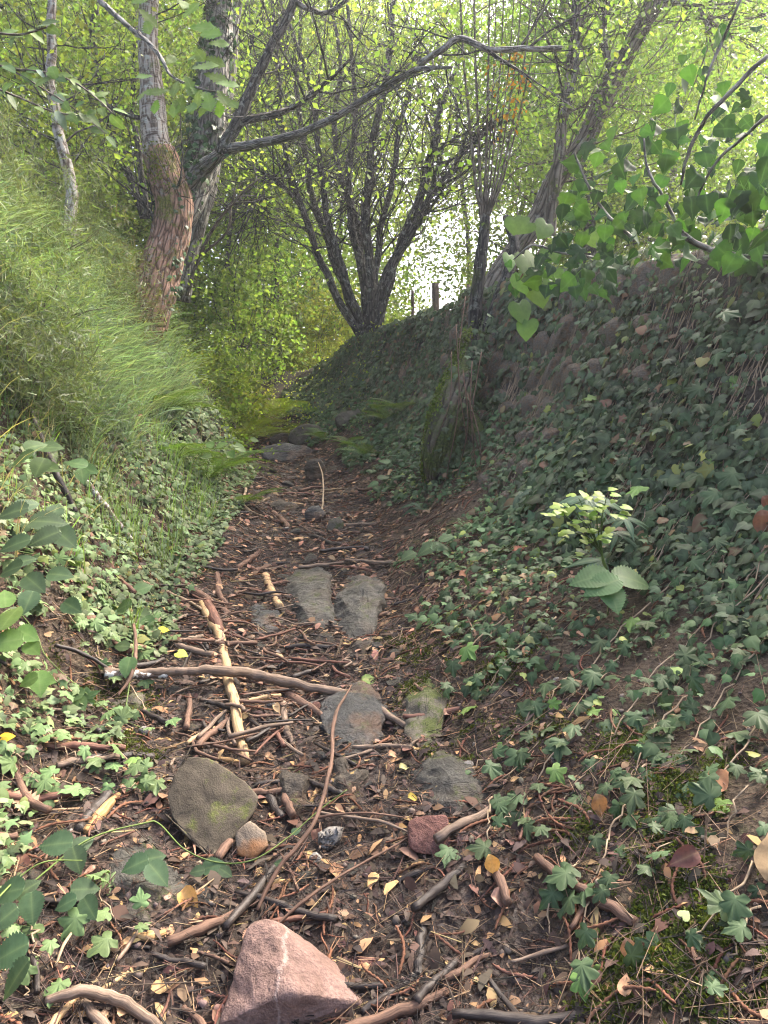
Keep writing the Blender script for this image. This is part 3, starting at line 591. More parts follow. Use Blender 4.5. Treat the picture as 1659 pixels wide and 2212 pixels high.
# right-hand trees above the wall
tree('leaning_tree', 'large pale-barked tree leaning out above the ivy wall', [
    ('trunk', [(1035, 665, 8.6), (1085, 580, 8.6), (1145, 495, 8.6), (1205, 395, 8.6), (1252, 312, 8.5), (1312, 200, 8.4), (1362, 95, 8.3), (1412, 0, 8.2), (1500, -220, 8.0)], [52, 46, 44, 44, 43, 42, 40, 38, 32]),
    ('trunk', [(1185, 505, 8.5), (1200, 420, 8.4), (1212, 300, 8.4), (1226, 200, 8.3), (1238, 100, 8.3), (1246, 0, 8.2), (1250, -200, 8.2)], [28, 28, 26, 24, 22, 19, 15]),
    ('branch', [(1215, 250, 8.3), (1245, 140, 8.2), (1242, 40, 8.2), (1240, -60, 8.2)], [15, 14, 12, 10], M_GREYBARK),
    ('branch', [(1320, 180, 8.4), (1300, 80, 8.3), (1310, 20, 8.3), (1290, -60, 8.3)], [18, 16, 13, 9], M_GREYBARK),
    ('branch', [(1400, 20, 8.2), (1460, 5, 8.0), (1510, 20, 7.9), (1535, 70, 7.8)], [14, 13, 11, 6], M_GREYBARK)], M_LEANBARK,
    [('mid', at(1250, 100, 9.5), (1.5, .8, 1.0), 150, 12, .07), ('bright', at(1500, 60, 9.5), (1.6, .8, 1.0), 200, 12, .075), ('bright', at(1480, 280, 9.8), (1.4, .6, .8), 150, 11, .075), ('mid', at(1120, 40, 9), (1.3, .8, .8), 150, 12, .07), ('mid', at(1150, 250, 9.6), (.9, .6, .8), 60, 10, .065), ('mid', at(1420, 160, 11.5), (2.2, .9, 1.5), 330, 13, .08), ('bright', at(1250, 330, 12.5), (1.6, .8, 1.2), 170, 12, .075), ('mid', at(1130, 60, 11), (1.8, .9, .9), 200, 12, .075), ('bright', at(1560, 380, 11.5), (1.2, .7, 1.0), 150, 12, .08)],
    110, 1.3, .011, 2, leafs=(5, .13, .065, 'mid'), lit=.3, bark2=M_TWIG)
pol, PS, _ = tree('pollarded_tree', 'thin dark upright tree on the wall with long straight shoots', [
    ('trunk', [(1022, 790, 7.9), (1030, 700, 7.8), (1036, 600, 7.7), (1041, 520, 7.7), (1046, 470, 7.7)], [34, 30, 27, 24, 22]),
    ('trunk', [(1052, 830, 7.6), (1052, 740, 7.6), (1068, 660, 7.6), (1096, 590, 7.6), (1112, 530, 7.6), (1092, 465, 7.6)], [26, 24, 26, 25, 22, 15])] +
    [('shoot', [(1044, 490, 7.7), (1044 + dx * .35, 400, 7.6), (1044 + dx * .7, 250, 7.5), (1044 + dx, 90, 7.4), (1044 + dx * 1.2, -120, 7.3)], [w, w * .9, w * .75, w * .6, w * .4], M_TWIG) for dx, w in ((-45, 8), (-18, 8), (12, 7), (40, 5), (75, 5), (110, 5), (25, 4), (60, 4), (95, 6))],
    M_DARKBARK, [('mid', at(1010, 60, 7.6), (.6, .4, .5), 60, 9, .06), ('yellow', at(1090, 200, 7.5), (.25, .3, .5), 14, 5, .06)], 24, .8, .006, 1, leafs=(4, .1, .06, 'mid'), bark2=M_TWIG)
acc = Acc(); C_ = ell(at(1100, 190, 7.4), (.22, .15, .5), 26); leaves_at(acc, C_, 5, .04, .06, (.42, .20, .02)); tag(part('autumn_leaves', acc.mesh('autumn_leaves', M_CANOPY), pol), 'orange spotted leaves on the shoots', None, None, 'stuff')
YS = float(gp(950, 1035)[1]) - 7.55
stump, ST, _ = tree('mossy_stump', 'moss-covered leaning stump overhanging the path at the foot of the wall', [
    ('trunk', [(950, 1035, 7.55 + YS), (952, 1000, 7.5 + YS), (962, 925, 7.5 + YS), (985, 855, 7.6 + YS), (1010, 790, 7.8 + YS), (1030, 720, 7.9 + YS)], [60, 74, 80, 78, 66, 46], M_MOSSBARK),
    ('root', [(1000, 900, 7.5 + YS), (1030, 940, 7.45 + YS), (1040, 1000, 7.4 + YS), (1030, 1030, 7.4 + YS)], [50, 40, 28, 16], M_MOSSBARK)], M_MOSSBARK, cat='tree stump')
ivy_on_stem(stump, ST[0], .05, 1, 300, .06, (.6, -.6, 0), (.06, .09, .045))
acc = Acc(); n = 3600; S = ST[0]; idx = RNG.integers(0, len(S), n); d = norm(rand_dirs(n) * [1, 1, .3] + [-1.2, -.1, .25])
acc.scatter(SIMPLE, frames(norm(d + rand_dirs(n) * .6), rand_dirs(n) - [0, 0, .5], .03 * RNG.uniform(.6, 1.3, n)), S[idx, :3] + d * S[idx, 3:4] * RNG.uniform(.98, 1.1, (n, 1)) + RNG.normal(size=(n, 3)) * .015, vary((.095, .12, .022), n, .5))
tag(part('moss', acc.mesh('moss', M_MOSS), stump), None, None, None, 'stuff')
for k, (x0, y0, x1, y1, Y) in enumerate([(985, 700, 960, 1050, 7.3), (1005, 640, 1010, 960, 7.2), (975, 760, 930, 980, 7.2), (1020, 780, 1050, 1020, 7.1), (1000, 800, 985, 1040, 7.2), (1040, 760, 1035, 1060, 7.1), (1010, 850, 1030, 1075, 7.0)]):
    me, _ = stem_mesh('hanging_stem', [(x0, y0, Y + YS + .1), ((x0 + x1) / 2 + 18 * (-1) ** k, (y0 + y1) / 2, Y + YS - .06), (x1, y1, Y + YS)], [2.4, 2.2, 1.8], W_BROWN, 4, 0, 6); part('hanging_stem', me, stump)
# fence posts and a broken stub on the crest
def post(px, py0, py1, w, Y, label):
    p0 = at(px, py1 + 25, Y); p1 = at(px, py0, Y); r = px2m(p0, w) / 2
    V, F, A = tube(spline([p0, (p0 + p1) / 2 + [r * .15, 0, 0], p1], 4), r, 8, .12, True, 9); root = link('fence_post', new_mesh('fence_post', V, F, W_GREY, None, False, {'bk': A})); tag(root, label, 'post', 'old fence posts on the crest of the bank')
post(940, 612, 668, 16, 13.4, 'thick weathered fence post standing against the bright sky')
post(891, 628, 690, 7, 14.5, 'thin weathered fence post nearest the many-stemmed tree')
post(1012, 615, 690, 8, 9.0, 'broken splintered post beside the thin upright tree on the wall')

# trees of the wood beyond, each with its own trunk and crown
BACK = [  # px of trunk, base py, Y, lean px, width px, crown kinds, size
    (60, 560, 14, -30, 20, 'bright', 1.0, 'tree far up the bank behind the slender pale tree'), (-120, 520, 12, 30, 24, 'mid', 1.1, 'leafy tree at the edge of view above the grassy bank'),
    (180, 540, 17, 25, 16, 'bright', 1.1, 'bright leafy tree seen between the slender tree and the thin dark tree'), (260, 560, 20, -20, 18, 'bright', 1.25, 'tall tree in the wood behind the thin dark trees'),
    (420, 640, 19, 15, 15, 'bright', 1.2, 'bright tree in the wood just right of the oak'), (520, 700, 16, -25, 11, 'bright', .9, 'thin tree in the hollow left of the many-stemmed tree'),
    (560, 690, 22, 10, 15, 'bright', 1.35, 'tall bright tree far behind the bend of the path'), (690, 640, 24, 20, 15, 'yellow', 1.4, 'yellow-green sunlit tree behind the many-stemmed tree'),
    (760, 690, 23, -12, 12, 'bright', 1.0, 'sunlit tree behind the middle stems of the many-stemmed tree'), (-20, 600, 22, 10, 17, 'bright', 1.4, 'tall tree deep in the wood at the far edge of view'),
    (1010, 640, 26, -15, 10, 'mid', 1.2, 'distant tree standing in the bright gap above the wall'), (1270, 500, 15, -10, 26, 'mid', 1.0, 'brown trunk standing behind the broad ivy leaves on the wall'),
    (1430, 520, 17, 20, 18, 'bright', 1.2, 'sunlit tree beyond the wall behind the ivy bush'), (1600, 500, 16, -25, 18, 'bright', 1.2, 'sunlit tree beyond the wall at the far side of the ivy bush'),
    (1130, 620, 20, 20, 11, 'mid', 1.2, 'thin tree beyond the wall right of the bright gap'), (1340, 540, 19, -20, 13, 'bright', 1.2, 'leafy tree beyond the wall behind the leaning trunk'), (1530, 520, 20, 10, 14, 'mid', 1.3, 'dense tree far beyond the wall behind the ivy bush'),
    (330, 580, 15, 10, 12, 'mid', 1.1, 'leafy tree right behind the leaning oak trunk'), (90, 540, 18, 5, 13, 'mid', 1.3, 'dense tree behind the slender pale tree'), (600, 660, 18, -10, 10, 'mid', 1.1, 'slim leafy tree left behind the many-stemmed tree'),
    (1800, 480, 13, -60, 26, 'mid', 1.2, 'leafy tree above the wall just out beyond the ivy bush')]
for k, (px, py, Y, lean, w, kind, s, lab) in enumerate(BACK):
    base = at(px, py, Y); base[2] = float(H(base[0], base[1])) - .1
    top = at(px + lean, -150, Y)
    pts = [base, base * .72 + top * .28 + RNG.normal(size=3) * .15, base * .4 + top * .6 + RNG.normal(size=3) * .2, top]
    r = px2m(base, w) / 2; S = spline(np.column_stack([pts, [r * 1.25, r, r * .75, r * .4]]), 6)
    V, F, A = tube(S[:, :3], S[:, 3], 8, .12); root = empty('broadleaf_tree', base); tag(root, lab, 'tree', 'trees of the wood beyond the banks')
    part('trunk', new_mesh('trunk', V, F, M_DARKBARK if k % 3 else M_GREYBARK, None, True, {'bk': A}), root)
    ab = Acc(); tips = []
    for j in range(26):
        i = int(len(S) * RNG.uniform(.12, .97)); d = rand_dirs(1)[0] * [1, .8, .35] + [0, 0, .25]
        grow(ab, S[min(i, len(S) - 1), :3], d, 1.7 * s * RNG.uniform(.6, 1.3), r * .3, 1, tips, .03)
    tag(part('branches', ab.mesh('branches', M_DARKBARK, True), root), None, None, None, 'stuff')
    al = Acc(); C_ = np.array(tips); C_ = np.concatenate([C_, C_ + RNG.normal(size=C_.shape) * .35])
    thin = .45 if 900 < px < 1100 else 1.0
    leaves_at(al, C_, int((38 if Y >= 17 else 28) * thin), (.36 if Y >= 17 else .28) * s, .085 + (.0034 if Y >= 17 else .0025) * Y, LEAFCOL[kind])
    span = top[2] - base[2]
    for j in range((15 if Y >= 17 else 9) if thin == 1 else 2):
        c = base + (top - base) * RNG.uniform(.15, 1.05) + RNG.normal(size=3) * [1.3 * s, .9, .3]
        leaves_at(al, ell(c, (1.1 * s, .8, .6 * s), 40), 10, .14, .085 + .002 * Y, LEAFCOL[kind])
    tag(part('crown', al.mesh('crown', M_CANOPY), root), None, None, None, 'stuff')

# bushes of the clearing and the hollow
def bush(name, label, px, py, Y, rx, rz, n, kind, size, stems=6, T=SIMPLE, each=9, mat=None):
    b = at(px, py, Y); b[2] = min(b[2], float(H(b[0], b[1])) + .4); b[2] = float(H(b[0], b[1])); root = empty(name, b); tag(root, label, 'shrub', 'shrubs in the sunlit clearing')
    ab = Acc(); tips = []
    for j in range(stems):
        d = np.array([RNG.normal() * .5 * rx / max(rz, .1), RNG.normal() * .35, 1.0]); grow(ab, b + RNG.normal(size=3) * [rx * .2, .1, 0] - [0, 0, .05], d, rz * RNG.uniform(.7, 1.1), .012, 1, tips)
    tag(part('stems', ab.mesh('stems', M_TWIG, True), root), None, None, None, 'stuff')
    al = Acc(); C_ = np.concatenate([np.array(tips), ell(b + [0, 0, rz * .55], (rx, rx * .6, rz * .6), n)])
    C_[:, 2] = np.maximum(C_[:, 2], H(C_[:, 0], C_[:, 1]) + .03)
    leaves_at(al, C_, each, .07, size, LEAFCOL[kind], T); tag(part('foliage', al.mesh('foliage', mat or M_CANOPY), root), None, None, None, 'stuff')
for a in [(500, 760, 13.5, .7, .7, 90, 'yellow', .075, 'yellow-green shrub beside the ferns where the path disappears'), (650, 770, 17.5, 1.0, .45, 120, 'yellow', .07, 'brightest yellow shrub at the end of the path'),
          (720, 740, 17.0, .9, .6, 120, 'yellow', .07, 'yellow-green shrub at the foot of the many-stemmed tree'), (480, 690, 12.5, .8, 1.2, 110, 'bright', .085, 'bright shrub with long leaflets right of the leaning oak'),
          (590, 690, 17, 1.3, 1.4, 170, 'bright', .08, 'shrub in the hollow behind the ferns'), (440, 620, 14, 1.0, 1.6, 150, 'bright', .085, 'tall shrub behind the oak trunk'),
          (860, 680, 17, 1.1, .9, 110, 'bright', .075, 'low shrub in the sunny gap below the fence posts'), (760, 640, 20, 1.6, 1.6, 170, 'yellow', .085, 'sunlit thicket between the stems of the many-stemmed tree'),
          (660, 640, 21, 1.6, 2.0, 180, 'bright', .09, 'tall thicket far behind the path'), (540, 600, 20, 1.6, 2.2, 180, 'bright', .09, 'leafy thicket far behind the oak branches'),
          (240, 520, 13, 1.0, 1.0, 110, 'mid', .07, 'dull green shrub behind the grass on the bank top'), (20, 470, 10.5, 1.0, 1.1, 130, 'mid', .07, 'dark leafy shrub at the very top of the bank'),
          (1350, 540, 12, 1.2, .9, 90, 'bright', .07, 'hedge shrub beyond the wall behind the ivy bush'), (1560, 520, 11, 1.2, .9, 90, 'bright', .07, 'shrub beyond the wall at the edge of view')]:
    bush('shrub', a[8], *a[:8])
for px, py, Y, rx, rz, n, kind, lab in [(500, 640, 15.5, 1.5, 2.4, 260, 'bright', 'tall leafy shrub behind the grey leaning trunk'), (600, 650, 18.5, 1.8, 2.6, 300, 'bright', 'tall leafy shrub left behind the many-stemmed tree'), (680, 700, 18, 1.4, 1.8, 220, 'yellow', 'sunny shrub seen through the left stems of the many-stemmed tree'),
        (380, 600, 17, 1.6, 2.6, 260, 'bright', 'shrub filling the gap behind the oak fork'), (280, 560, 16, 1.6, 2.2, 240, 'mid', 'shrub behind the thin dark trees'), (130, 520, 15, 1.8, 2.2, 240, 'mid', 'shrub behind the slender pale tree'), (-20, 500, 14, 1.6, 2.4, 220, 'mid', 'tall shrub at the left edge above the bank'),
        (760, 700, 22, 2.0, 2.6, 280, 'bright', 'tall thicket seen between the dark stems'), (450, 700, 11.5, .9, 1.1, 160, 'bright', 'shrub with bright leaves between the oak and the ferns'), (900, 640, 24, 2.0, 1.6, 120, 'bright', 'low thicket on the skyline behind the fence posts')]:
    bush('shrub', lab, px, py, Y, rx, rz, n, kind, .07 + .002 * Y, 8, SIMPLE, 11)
n = 12500; Cw = np.stack([RNG.uniform(-24, 24, n), RNG.uniform(26, 36, n), RNG.uniform(1.5, 19, n)], -1); Cw = Cw[(Cw[:, 0] < 1.0) | (Cw[:, 0] > 6.5) | (Cw[:, 2] > 11.5)]; Cw[:, 2] = np.maximum(Cw[:, 2], H(Cw[:, 0], Cw[:, 1]) + .3)
al = Acc(); leaves_at(al, Cw, 10, .6, .29, LEAFCOL['bright']); tag(link('distant_wood', al.mesh('distant_wood', M_CANOPY)), 'mass of bright foliage of the wood far behind', 'wood', None, 'stuff')
# ---------------------------------------------------------------- scatter over the ground
def on_ground(n, ylo, yhi, fx, bias=1.0):
    y = ylo + (yhi - ylo) * RNG.random(n) ** bias; x = fx(y, n); return np.stack([x, y, H(x, y)], -1)
def seen(P, m=60):
    v = P - CAM; d = v @ _fw; u = v[:, 0] / d * FPX + 829.5; w = 1106 - (v @ _up) / d * FPX
    return (d > .3) & (u > -m) & (u < 1659 + m) & (w > -m) & (w < 2212 + m), u, w

# ---- stones of the dry wall
wall = empty('stone_wall', (float(xw_(6.5)) + .3, 6.5, float(H(xw_(6.5), 6.5)))); tag(wall, 'old dry stone wall almost hidden under dark ivy', 'wall')
def rock_shape(seed, sub=2, planes=9, depth=.62, noise=.06, f=2.2):
    r = np.random.default_rng(seed); bm = bmesh.new(); bmesh.ops.create_icosphere(bm, subdivisions=sub, radius=1.0)
    V = np.array([v.co for v in bm.verts]); F = np.array([[v.index for v in f_.verts] for f_ in bm.faces]); bm.free()
    for k in range(planes):
        n = r.normal(size=3); n /= np.linalg.norm(n); d = r.uniform(depth, .95); e = np.maximum(V @ n - d, 0); V = V - e[:, None] * n
    V = V * (1 + noise * 2 * noise3(V + seed, f))[:, None] * (1 + noise * .7 * noise3(V + seed, f * 3))[:, None]
    return V, F
WS = []
for k in range(7):
    V, F = rock_shape(100 + k, 2, 12, .55, .08); V = np.clip(V * 1.5, -1, 1) * (1 + .04 * noise3(V, 4))[:, None]; WS.append(new_mesh('stone', V, F, R_WALL, None, False))
for course in range(7):
    y = 4.3 + RNG.uniform(0, .3)
    while y < 9.6:
        L = RNG.uniform(.18, .36); yy = y + L / 2; u = (course + .4) / 7.0; x = float(face_x(u, yy)); z = float(H(x, yy)); Nn = HN(np.array([x]), np.array([yy]))[0]
        hh = abs(float(H(face_x(u + .07, yy), yy) - H(face_x(u - .07, yy), yy))) * .5 + .03
        ang = math.atan2(float(xw_(yy + .2) - xw_(yy - .2)), .4); M = np.array([[math.cos(ang), math.sin(ang), 0], [-math.sin(ang), math.cos(ang), 0], [0, 0, 1]]) @ np.diag([.12, L * .5, max(hh, .07) * RNG.uniform(.85, 1.1)])
        place('stone', WS[RNG.integers(7)], M, np.array([x, yy, z]) - Nn * (.075 if 5.0 < yy < 8.6 else .11) + RNG.normal(size=3) * .015, wall); y += L * 1.03

# ---- ivy cover on wall and banks (nobody could count it), dense
def ivy_cover(name, label, P, size, col, T=IVY, tilt=.55, down=(0, 0, -1), mat=None, out=(0, 0, 0), v=.45):
    n = len(P); N = HN(P[:, 0], P[:, 1]); N = norm(N + np.array([0, -.25, .35]) + np.array(out) + rand_dirs(n) * tilt); D = np.tile(np.array(down, float), (n, 1)) + RNG.normal(size=(n, 3)) * .8
    P = P + HN(P[:, 0], P[:, 1]) * RNG.uniform(.01, .07, (n, 1)); acc = Acc(); w = RNG.integers(0, len(T), n); C = vary(col, n, v)
    pn = fbm(P[:, 1] * 1.1 + 3, P[:, 2] * 1.3 + P[:, 0], 2); s = size * (.35 + .95 * RNG.random(n) ** 1.2) * np.clip(.45 + pn * 1.15, .5, 1.4)
    C = C * np.clip(.5 + 1.0 * fbm(P[:, 1] * 2.1 + 13, P[:, 2] * 2.3 - P[:, 0], 2), .6, 1.5)[:, None]; q = RNG.random(n); br = q < .04; C[br] = vary((.15, .085, .05), int(br.sum()), .4); yl = q > .97; C[yl] = vary((.2, .22, .06), int(yl.sum()), .3)
    for k in range(len(T)):
        q = w == k; acc.scatter(T[k], frames(N[q], D[q], s[q]), P[q], C[q])
    o = link(name, acc.mesh(name, mat or M_IVY)); tag(o, label, 'ivy', None, 'stuff'); return o
def wall_pts(n, ylo, yhi, bias=1.0):
    y = ylo + (yhi - ylo) * RNG.random(n) ** bias; t = RNG.random(n) * 1.08; x = face_x(t, y); return np.stack([x, y, H(x, y) + .01], -1), t
P, t = wall_pts(48000, 2.2, 14.5, .85)
m = fbm(P[:, 1] * 1.6, P[:, 2] * 1.6, 3) * .45 + fbm(P[:, 1] * 6 + 9, P[:, 2] * 7 - P[:, 1] * 2, 2) * .55 ; stonezone = np.exp(-((P[:, 1] - 6.2) / .9) ** 2) * (t < .8)
keep = (m + RNG.random(len(P)) * .25 - stonezone * .2) > .575
P = P[keep]; szw = np.interp(P[:, 1], [2.5, 5, 9, 14], [.055, .064, .07, .08])
ivy_cover('ivy', 'dark glossy ivy covering the face of the stone wall', P, szw, (.070, .092, .048), out=(-.5, -.2, -.1), tilt=.9, v=.55, T=IVY + [IVYR])
def bank_pts(n, ylo, yhi, t0=.0, t1=1.0):
    y = ylo + (yhi - ylo) * RNG.random(n); t = t0 + (t1 - t0) * RNG.random(n); x = xr_(y) + (xw_(y) - xr_(y)) * t; return np.stack([x, y, H(x, y)], -1), t
P, t = bank_pts(19000, 1.5, 13.5, .02, 1.0)
m = fbm(P[:, 0] * 2.2 + 3, P[:, 1] * 2.2, 3) + (t - .5) * .62 - np.interp(P[:, 1], [1.5, 2.5, 4, 5.5], [.2, .1, 0, -.06])
P = P[(m + RNG.random(len(P)) * .2) > .545]
ivy_cover('ivy', 'small-leaved ivy creeping over the bank at the foot of the wall', P, np.interp(P[:, 1], [1.5, 3, 6, 12], [.042, .047, .05, .06]), (.056, .085, .036), tilt=.8)
def left_pts(n, ylo, yhi, s0, s1, bias=1.0):
    y = ylo + (yhi - ylo) * RNG.random(n) ** bias; s = s0 + (s1 - s0) * RNG.random(n); x = xl_(y) - s; return np.stack([x, y, H(x, y)], -1), s
P, s = left_pts(22000, 1.6, 9.5, -.05, 1.25, 1.1)
m = fbm(P[:, 0] * 2.4 + 13, P[:, 1] * 2.4 + 5, 3) - np.maximum(s - .9, 0) * .8 + np.minimum(s, .3) * .6 - np.interp(P[:, 1], [1.6, 3.2, 4.4], [.16, .13, 0]) * np.interp(s, [0, .25, .7], [1.3, 1, .2])
P = P[(m + RNG.random(len(P)) * .22) > .56]
ivy_cover('ivy', 'pale green small-leaved ivy carpeting the lower left bank', P, np.interp(P[:, 1], [1.6, 3, 6, 10], [.042, .046, .05, .058]), (.125, .18, .08), tilt=.85, down=(.6, -.2, -.8))

# bare hanging roots and stalks on the wall face
acc = Acc(); n = 2200; yv = RNG.uniform(2.6, 13, n)
for k in range(n):
    t0 = RNG.uniform(.25, 1.02); L = RNG.uniform(.12, .5); y0 = yv[k]; tt = np.linspace(t0, max(t0 - L / 1.3, .02), 5); dx = RNG.normal() * .1 - .03
    yy = y0 + np.linspace(0, 1, 5) * (dx - .25 * L) + RNG.normal(size=5) * .012; xx = face_x(tt, yy); zz = H(xx, yy) + RNG.uniform(.01, .05) + .03 * np.sin(np.linspace(0, 3, 5))
    V, F, A = tube(np.stack([xx, yy, zz], -1), RNG.uniform(.0015, .004), 3, 0, False); acc.add(V, F, vary((.2, .15, .1), 1, .5)[0], A)
tag(link('hanging_roots', acc.mesh('hanging_roots', W_PALE, True)), 'bare stalks and rootlets hanging down the ivy wall', 'roots', None, 'stuff')
# ---- grass on the upper left bank
def grass(name, label, P, length, width, col, lean=(.9, -.3, -.1), segs=5, v=.35, stiff=.9, cat='grass'):
    n = len(P); L = length * RNG.uniform(.6, 1.3, n); d0 = norm(np.stack([RNG.normal(size=n) * .3, RNG.normal(size=n) * .3, np.full(n, 1.0)], -1) + np.array(lean) * .35)
    bend = norm(np.array(lean) + RNG.normal(size=(n, 3)) * .35); V = []; Q = P.copy(); d = d0.copy(); side = norm(np.cross(d0, bend) + rand_dirs(n) * .4)
    W = width * RNG.uniform(.6, 1.3, n)
    for k in range(segs + 1):
        w = W * (1 - (k / segs) ** 1.6) * .5; V.append(Q - side * w[:, None]); V.append(Q + side * w[:, None])
        Q = Q + d * (L / segs)[:, None]; d = norm(d + (bend + np.array([0, 0, -.35])) * (stiff * .55 * (k + 1) / segs * 1.2))
    V = np.stack(V, 1); m = 2 * (segs + 1); F = []
    for k in range(segs): a = 2 * k; F += [[a, a + 1, a + 3], [a, a + 3, a + 2]]
    F = np.array(F)[None] + (np.arange(n) * m)[:, None, None]; C = np.repeat(vary(col, n, v, .12), m, 0)
    o = link(name, new_mesh(name, V.reshape(-1, 3), F.reshape(-1, 3), M_GRASS, np.clip(C, 0, 1), True, {'bk': np.zeros((n * m, 3))})); tag(o, label, cat, None, 'stuff'); return o
def tufts(n, per, spread, **k):
    P, s = left_pts(n, **k); m = fbm(P[:, 0] * 2 + 7, P[:, 1] * 2, 3) + RNG.random(n) * .3 - np.maximum(1.0 - s, 0) * .4; P = np.repeat(P[m > .52], per, 0); P = P + RNG.normal(size=P.shape) * spread; P[:, 2] = H(P[:, 0], P[:, 1]); return P
grass('long_grass', 'long drooping blue-green grass hanging over the upper left bank', tufts(760, 15, .05, ylo=5.0, yhi=9.4, s0=.7, s1=1.9), .5, .014, (.20, .27, .19), (.8, -.35, -.85), 5, v=.55)
grass('short_grass', 'shorter fresh green grass between the drooping tufts', tufts(620, 12, .07, ylo=3.6, yhi=9.8, s0=.8, s1=2.6), .24, .008, (.15, .24, .07), (.5, -.35, .1), 4, v=.5)
grass('dead_stalks', 'pale dead grass stalks in the left bank', tufts(260, 5, .1, ylo=3.0, yhi=9.0, s0=.5, s1=2.4), .45, .006, (.34, .30, .19), (.7, -.4, -.1), 5, v=.3)
P, s = left_pts(4500, 2.8, 8, 1.3, 3.2); m = fbm(P[:, 0] * 2 + 9, P[:, 1] * 2, 3) + RNG.random(len(P)) * .3; P = P[m > .55]
grass('dry_grass', 'fine dry yellowish grass on top of the left bank', P, .26, .007, (.24, .25, .12), (.4, -.2, 0), 4)
P, s = left_pts(2200, 3.7, 7, .1, 1.0); m = fbm(P[:, 0] * 3 + 9, P[:, 1] * 3, 3); P = P[m > .55]
grass('sparse_grass', 'thin green grass blades standing among the ivy of the left bank', P, .26, .007, (.2, .27, .09), (.3, -.2, .3), 4, stiff=.5)
P = np.concatenate([RNG.normal(size=(14, 3)) * [.035, .035, 0] + gp(*q) for q in [(345, 1240), (745 * .5, 1190), (385, 1195)]])
P[:, 2] = H(P[:, 0], P[:, 1]); grass('grass_tufts', 'small upright grass tufts at the foot of the left bank', P, .26, .008, (.13, .19, .06), (.2, -.1, .8), 4, stiff=.3)
n = 5200; y = RNG.uniform(8.5, 17, n); x = xl_(y) - RNG.uniform(.0, 3.5, n); P = np.stack([x, y, H(x, y)], -1)
al = Acc(); leaves_at(al, P + [0, 0, .12], 3, .12, .055, LEAFCOL['bright']); o = link('undergrowth', al.mesh('undergrowth', M_CANOPY)); tag(o, 'bright leafy undergrowth on the banks where the path disappears', 'undergrowth', None, 'stuff')
n = 2600; y = RNG.uniform(11, 24, n); x = xr_(y) + RNG.uniform(-.3, 5.5, n); P = np.stack([x, y, H(x, y)], -1)
al = Acc(); leaves_at(al, P + [0, 0, .1], 4, .12, .055, LEAFCOL['yellow']); o = link('undergrowth', al.mesh('undergrowth', M_CANOPY)); tag(o, 'sunlit yellow-green undergrowth along the crest beyond the wall', 'undergrowth', None, 'stuff')
# fine-leaved broom shrubs at the left edge
def broom(label, px, py, Y, r, n, col):
    b = at(px, py, Y); b[2] = float(H(b[0], b[1])); root = empty('broom_shrub', b); tag(root, label, 'shrub', 'fine-leaved broom shrubs on the bank'); ab = Acc(); tips = []
    for k in range(14): grow(ab, b, [RNG.normal() * .7 + .2, RNG.normal() * .5 - .3, .8], r * RNG.uniform(.8, 1.5), .007, 2, tips, .05)
    tag(part('stems', ab.mesh('stems', M_TWIG, True), root), None, None, None, 'stuff')
    al = Acc(); k = n; c = np.array(tips)[RNG.integers(0, len(tips), k)] + RNG.normal(size=(k, 3)) * .06
    T = (np.array([[0, .04, 0], [0, -.04, 0], [1, 0, 0]], float), np.array([[0, 1, 2]]), np.zeros(3))
    al.scatter(T, frames(rand_dirs(k), rand_dirs(k) + [.2, 0, .4], .075 * RNG.uniform(.6, 1.4, k)), c, vary(np.array(col) * 1.5, k, .5)); tag(part('needles', al.mesh('needles', M_LEAF), root), None, None, None, 'stuff')
for a in [('grey-green broom bush at the left edge below the slender tree', 30, 640, 4.6, .42, 7000, (.075, .095, .045)), ('broom bush just left of the slender tree', 60, 520, 6.0, .5, 7000, (.085, .105, .04)), ('browner broom bush between the slender tree and the oak', 235, 470, 7.6, .5, 6000, (.11, .11, .05)),
          ('small broom sprig in the middle of the grassy bank', 130, 740, 5.0, .3, 3500, (.07, .09, .04)), ('broom bush hanging over the bank at the left edge', 20, 560, 5.0, .5, 7000, (.1, .125, .055)), ('broom bush on the crest left of the oak foot', 210, 560, 7.4, .45, 5000, (.1, .125, .055)), ('dull broom bush behind the slender tree', 100, 430, 7.8, .6, 7000, (.1, .115, .05)), ('broom bush at the far left of the crest', -30, 430, 6.5, .6, 6000, (.09, .11, .05))]: broom(*a)

# ---- ferns
def frond(L=1.0, pairs=22, width=.2, droop=.35):
    acc = Acc(); x = np.linspace(0, 1, 14); S = np.stack([x * L, 0 * x, -droop * x ** 2 * L + .25 * x * L], -1); V, F, A = tube(S, np.linspace(.007, .002, 14), 3, 0, False); acc.add(V, F, (.10, .13, .03))
    quad = np.array([[0, 0, 0], [.5, .5, 0], [1, 0, 0], [.5, -.5, 0]], float)
    for k in range(pairs):
        f = .12 + .86 * k / pairs; w = width * L * math.sin(min(1, (1.02 - f) * 2.2) * math.pi / 2) * (1 if f > .2 else .8); b = np.array([f * L, 0, -droop * f * f * L + .25 * f * L])
        for s in (-1, 1):
            m = max(3, int(w / L * 60)); q = np.linspace(.06, 1, m); dirv = np.array([.35, s, -.18]); dirv /= np.linalg.norm(dirv); side = np.array([1, -s * .35, 0]); side /= np.linalg.norm(side)
            for t in (-1, 1):
                P = b + dirv * (q * w)[:, None]; ln = w * .13 * (1.05 - q) + .004
                R = np.stack([np.outer(ln, side * t + dirv * .35), np.outer(np.full(m, w / m * 1.0), dirv), np.tile([0, 0, .01], (m, 1))], -1)
                acc.scatter((quad, np.array([[0, 2, 1], [0, 3, 2]]), np.zeros(4)), R, P, vary((.095, .155, .04), m, .2))
    return acc
FRONDS = [frond(1, 15, .24, .45).mesh('frond', M_LEAF), frond(1, 14, .2, .7).mesh('frond', M_LEAF)]
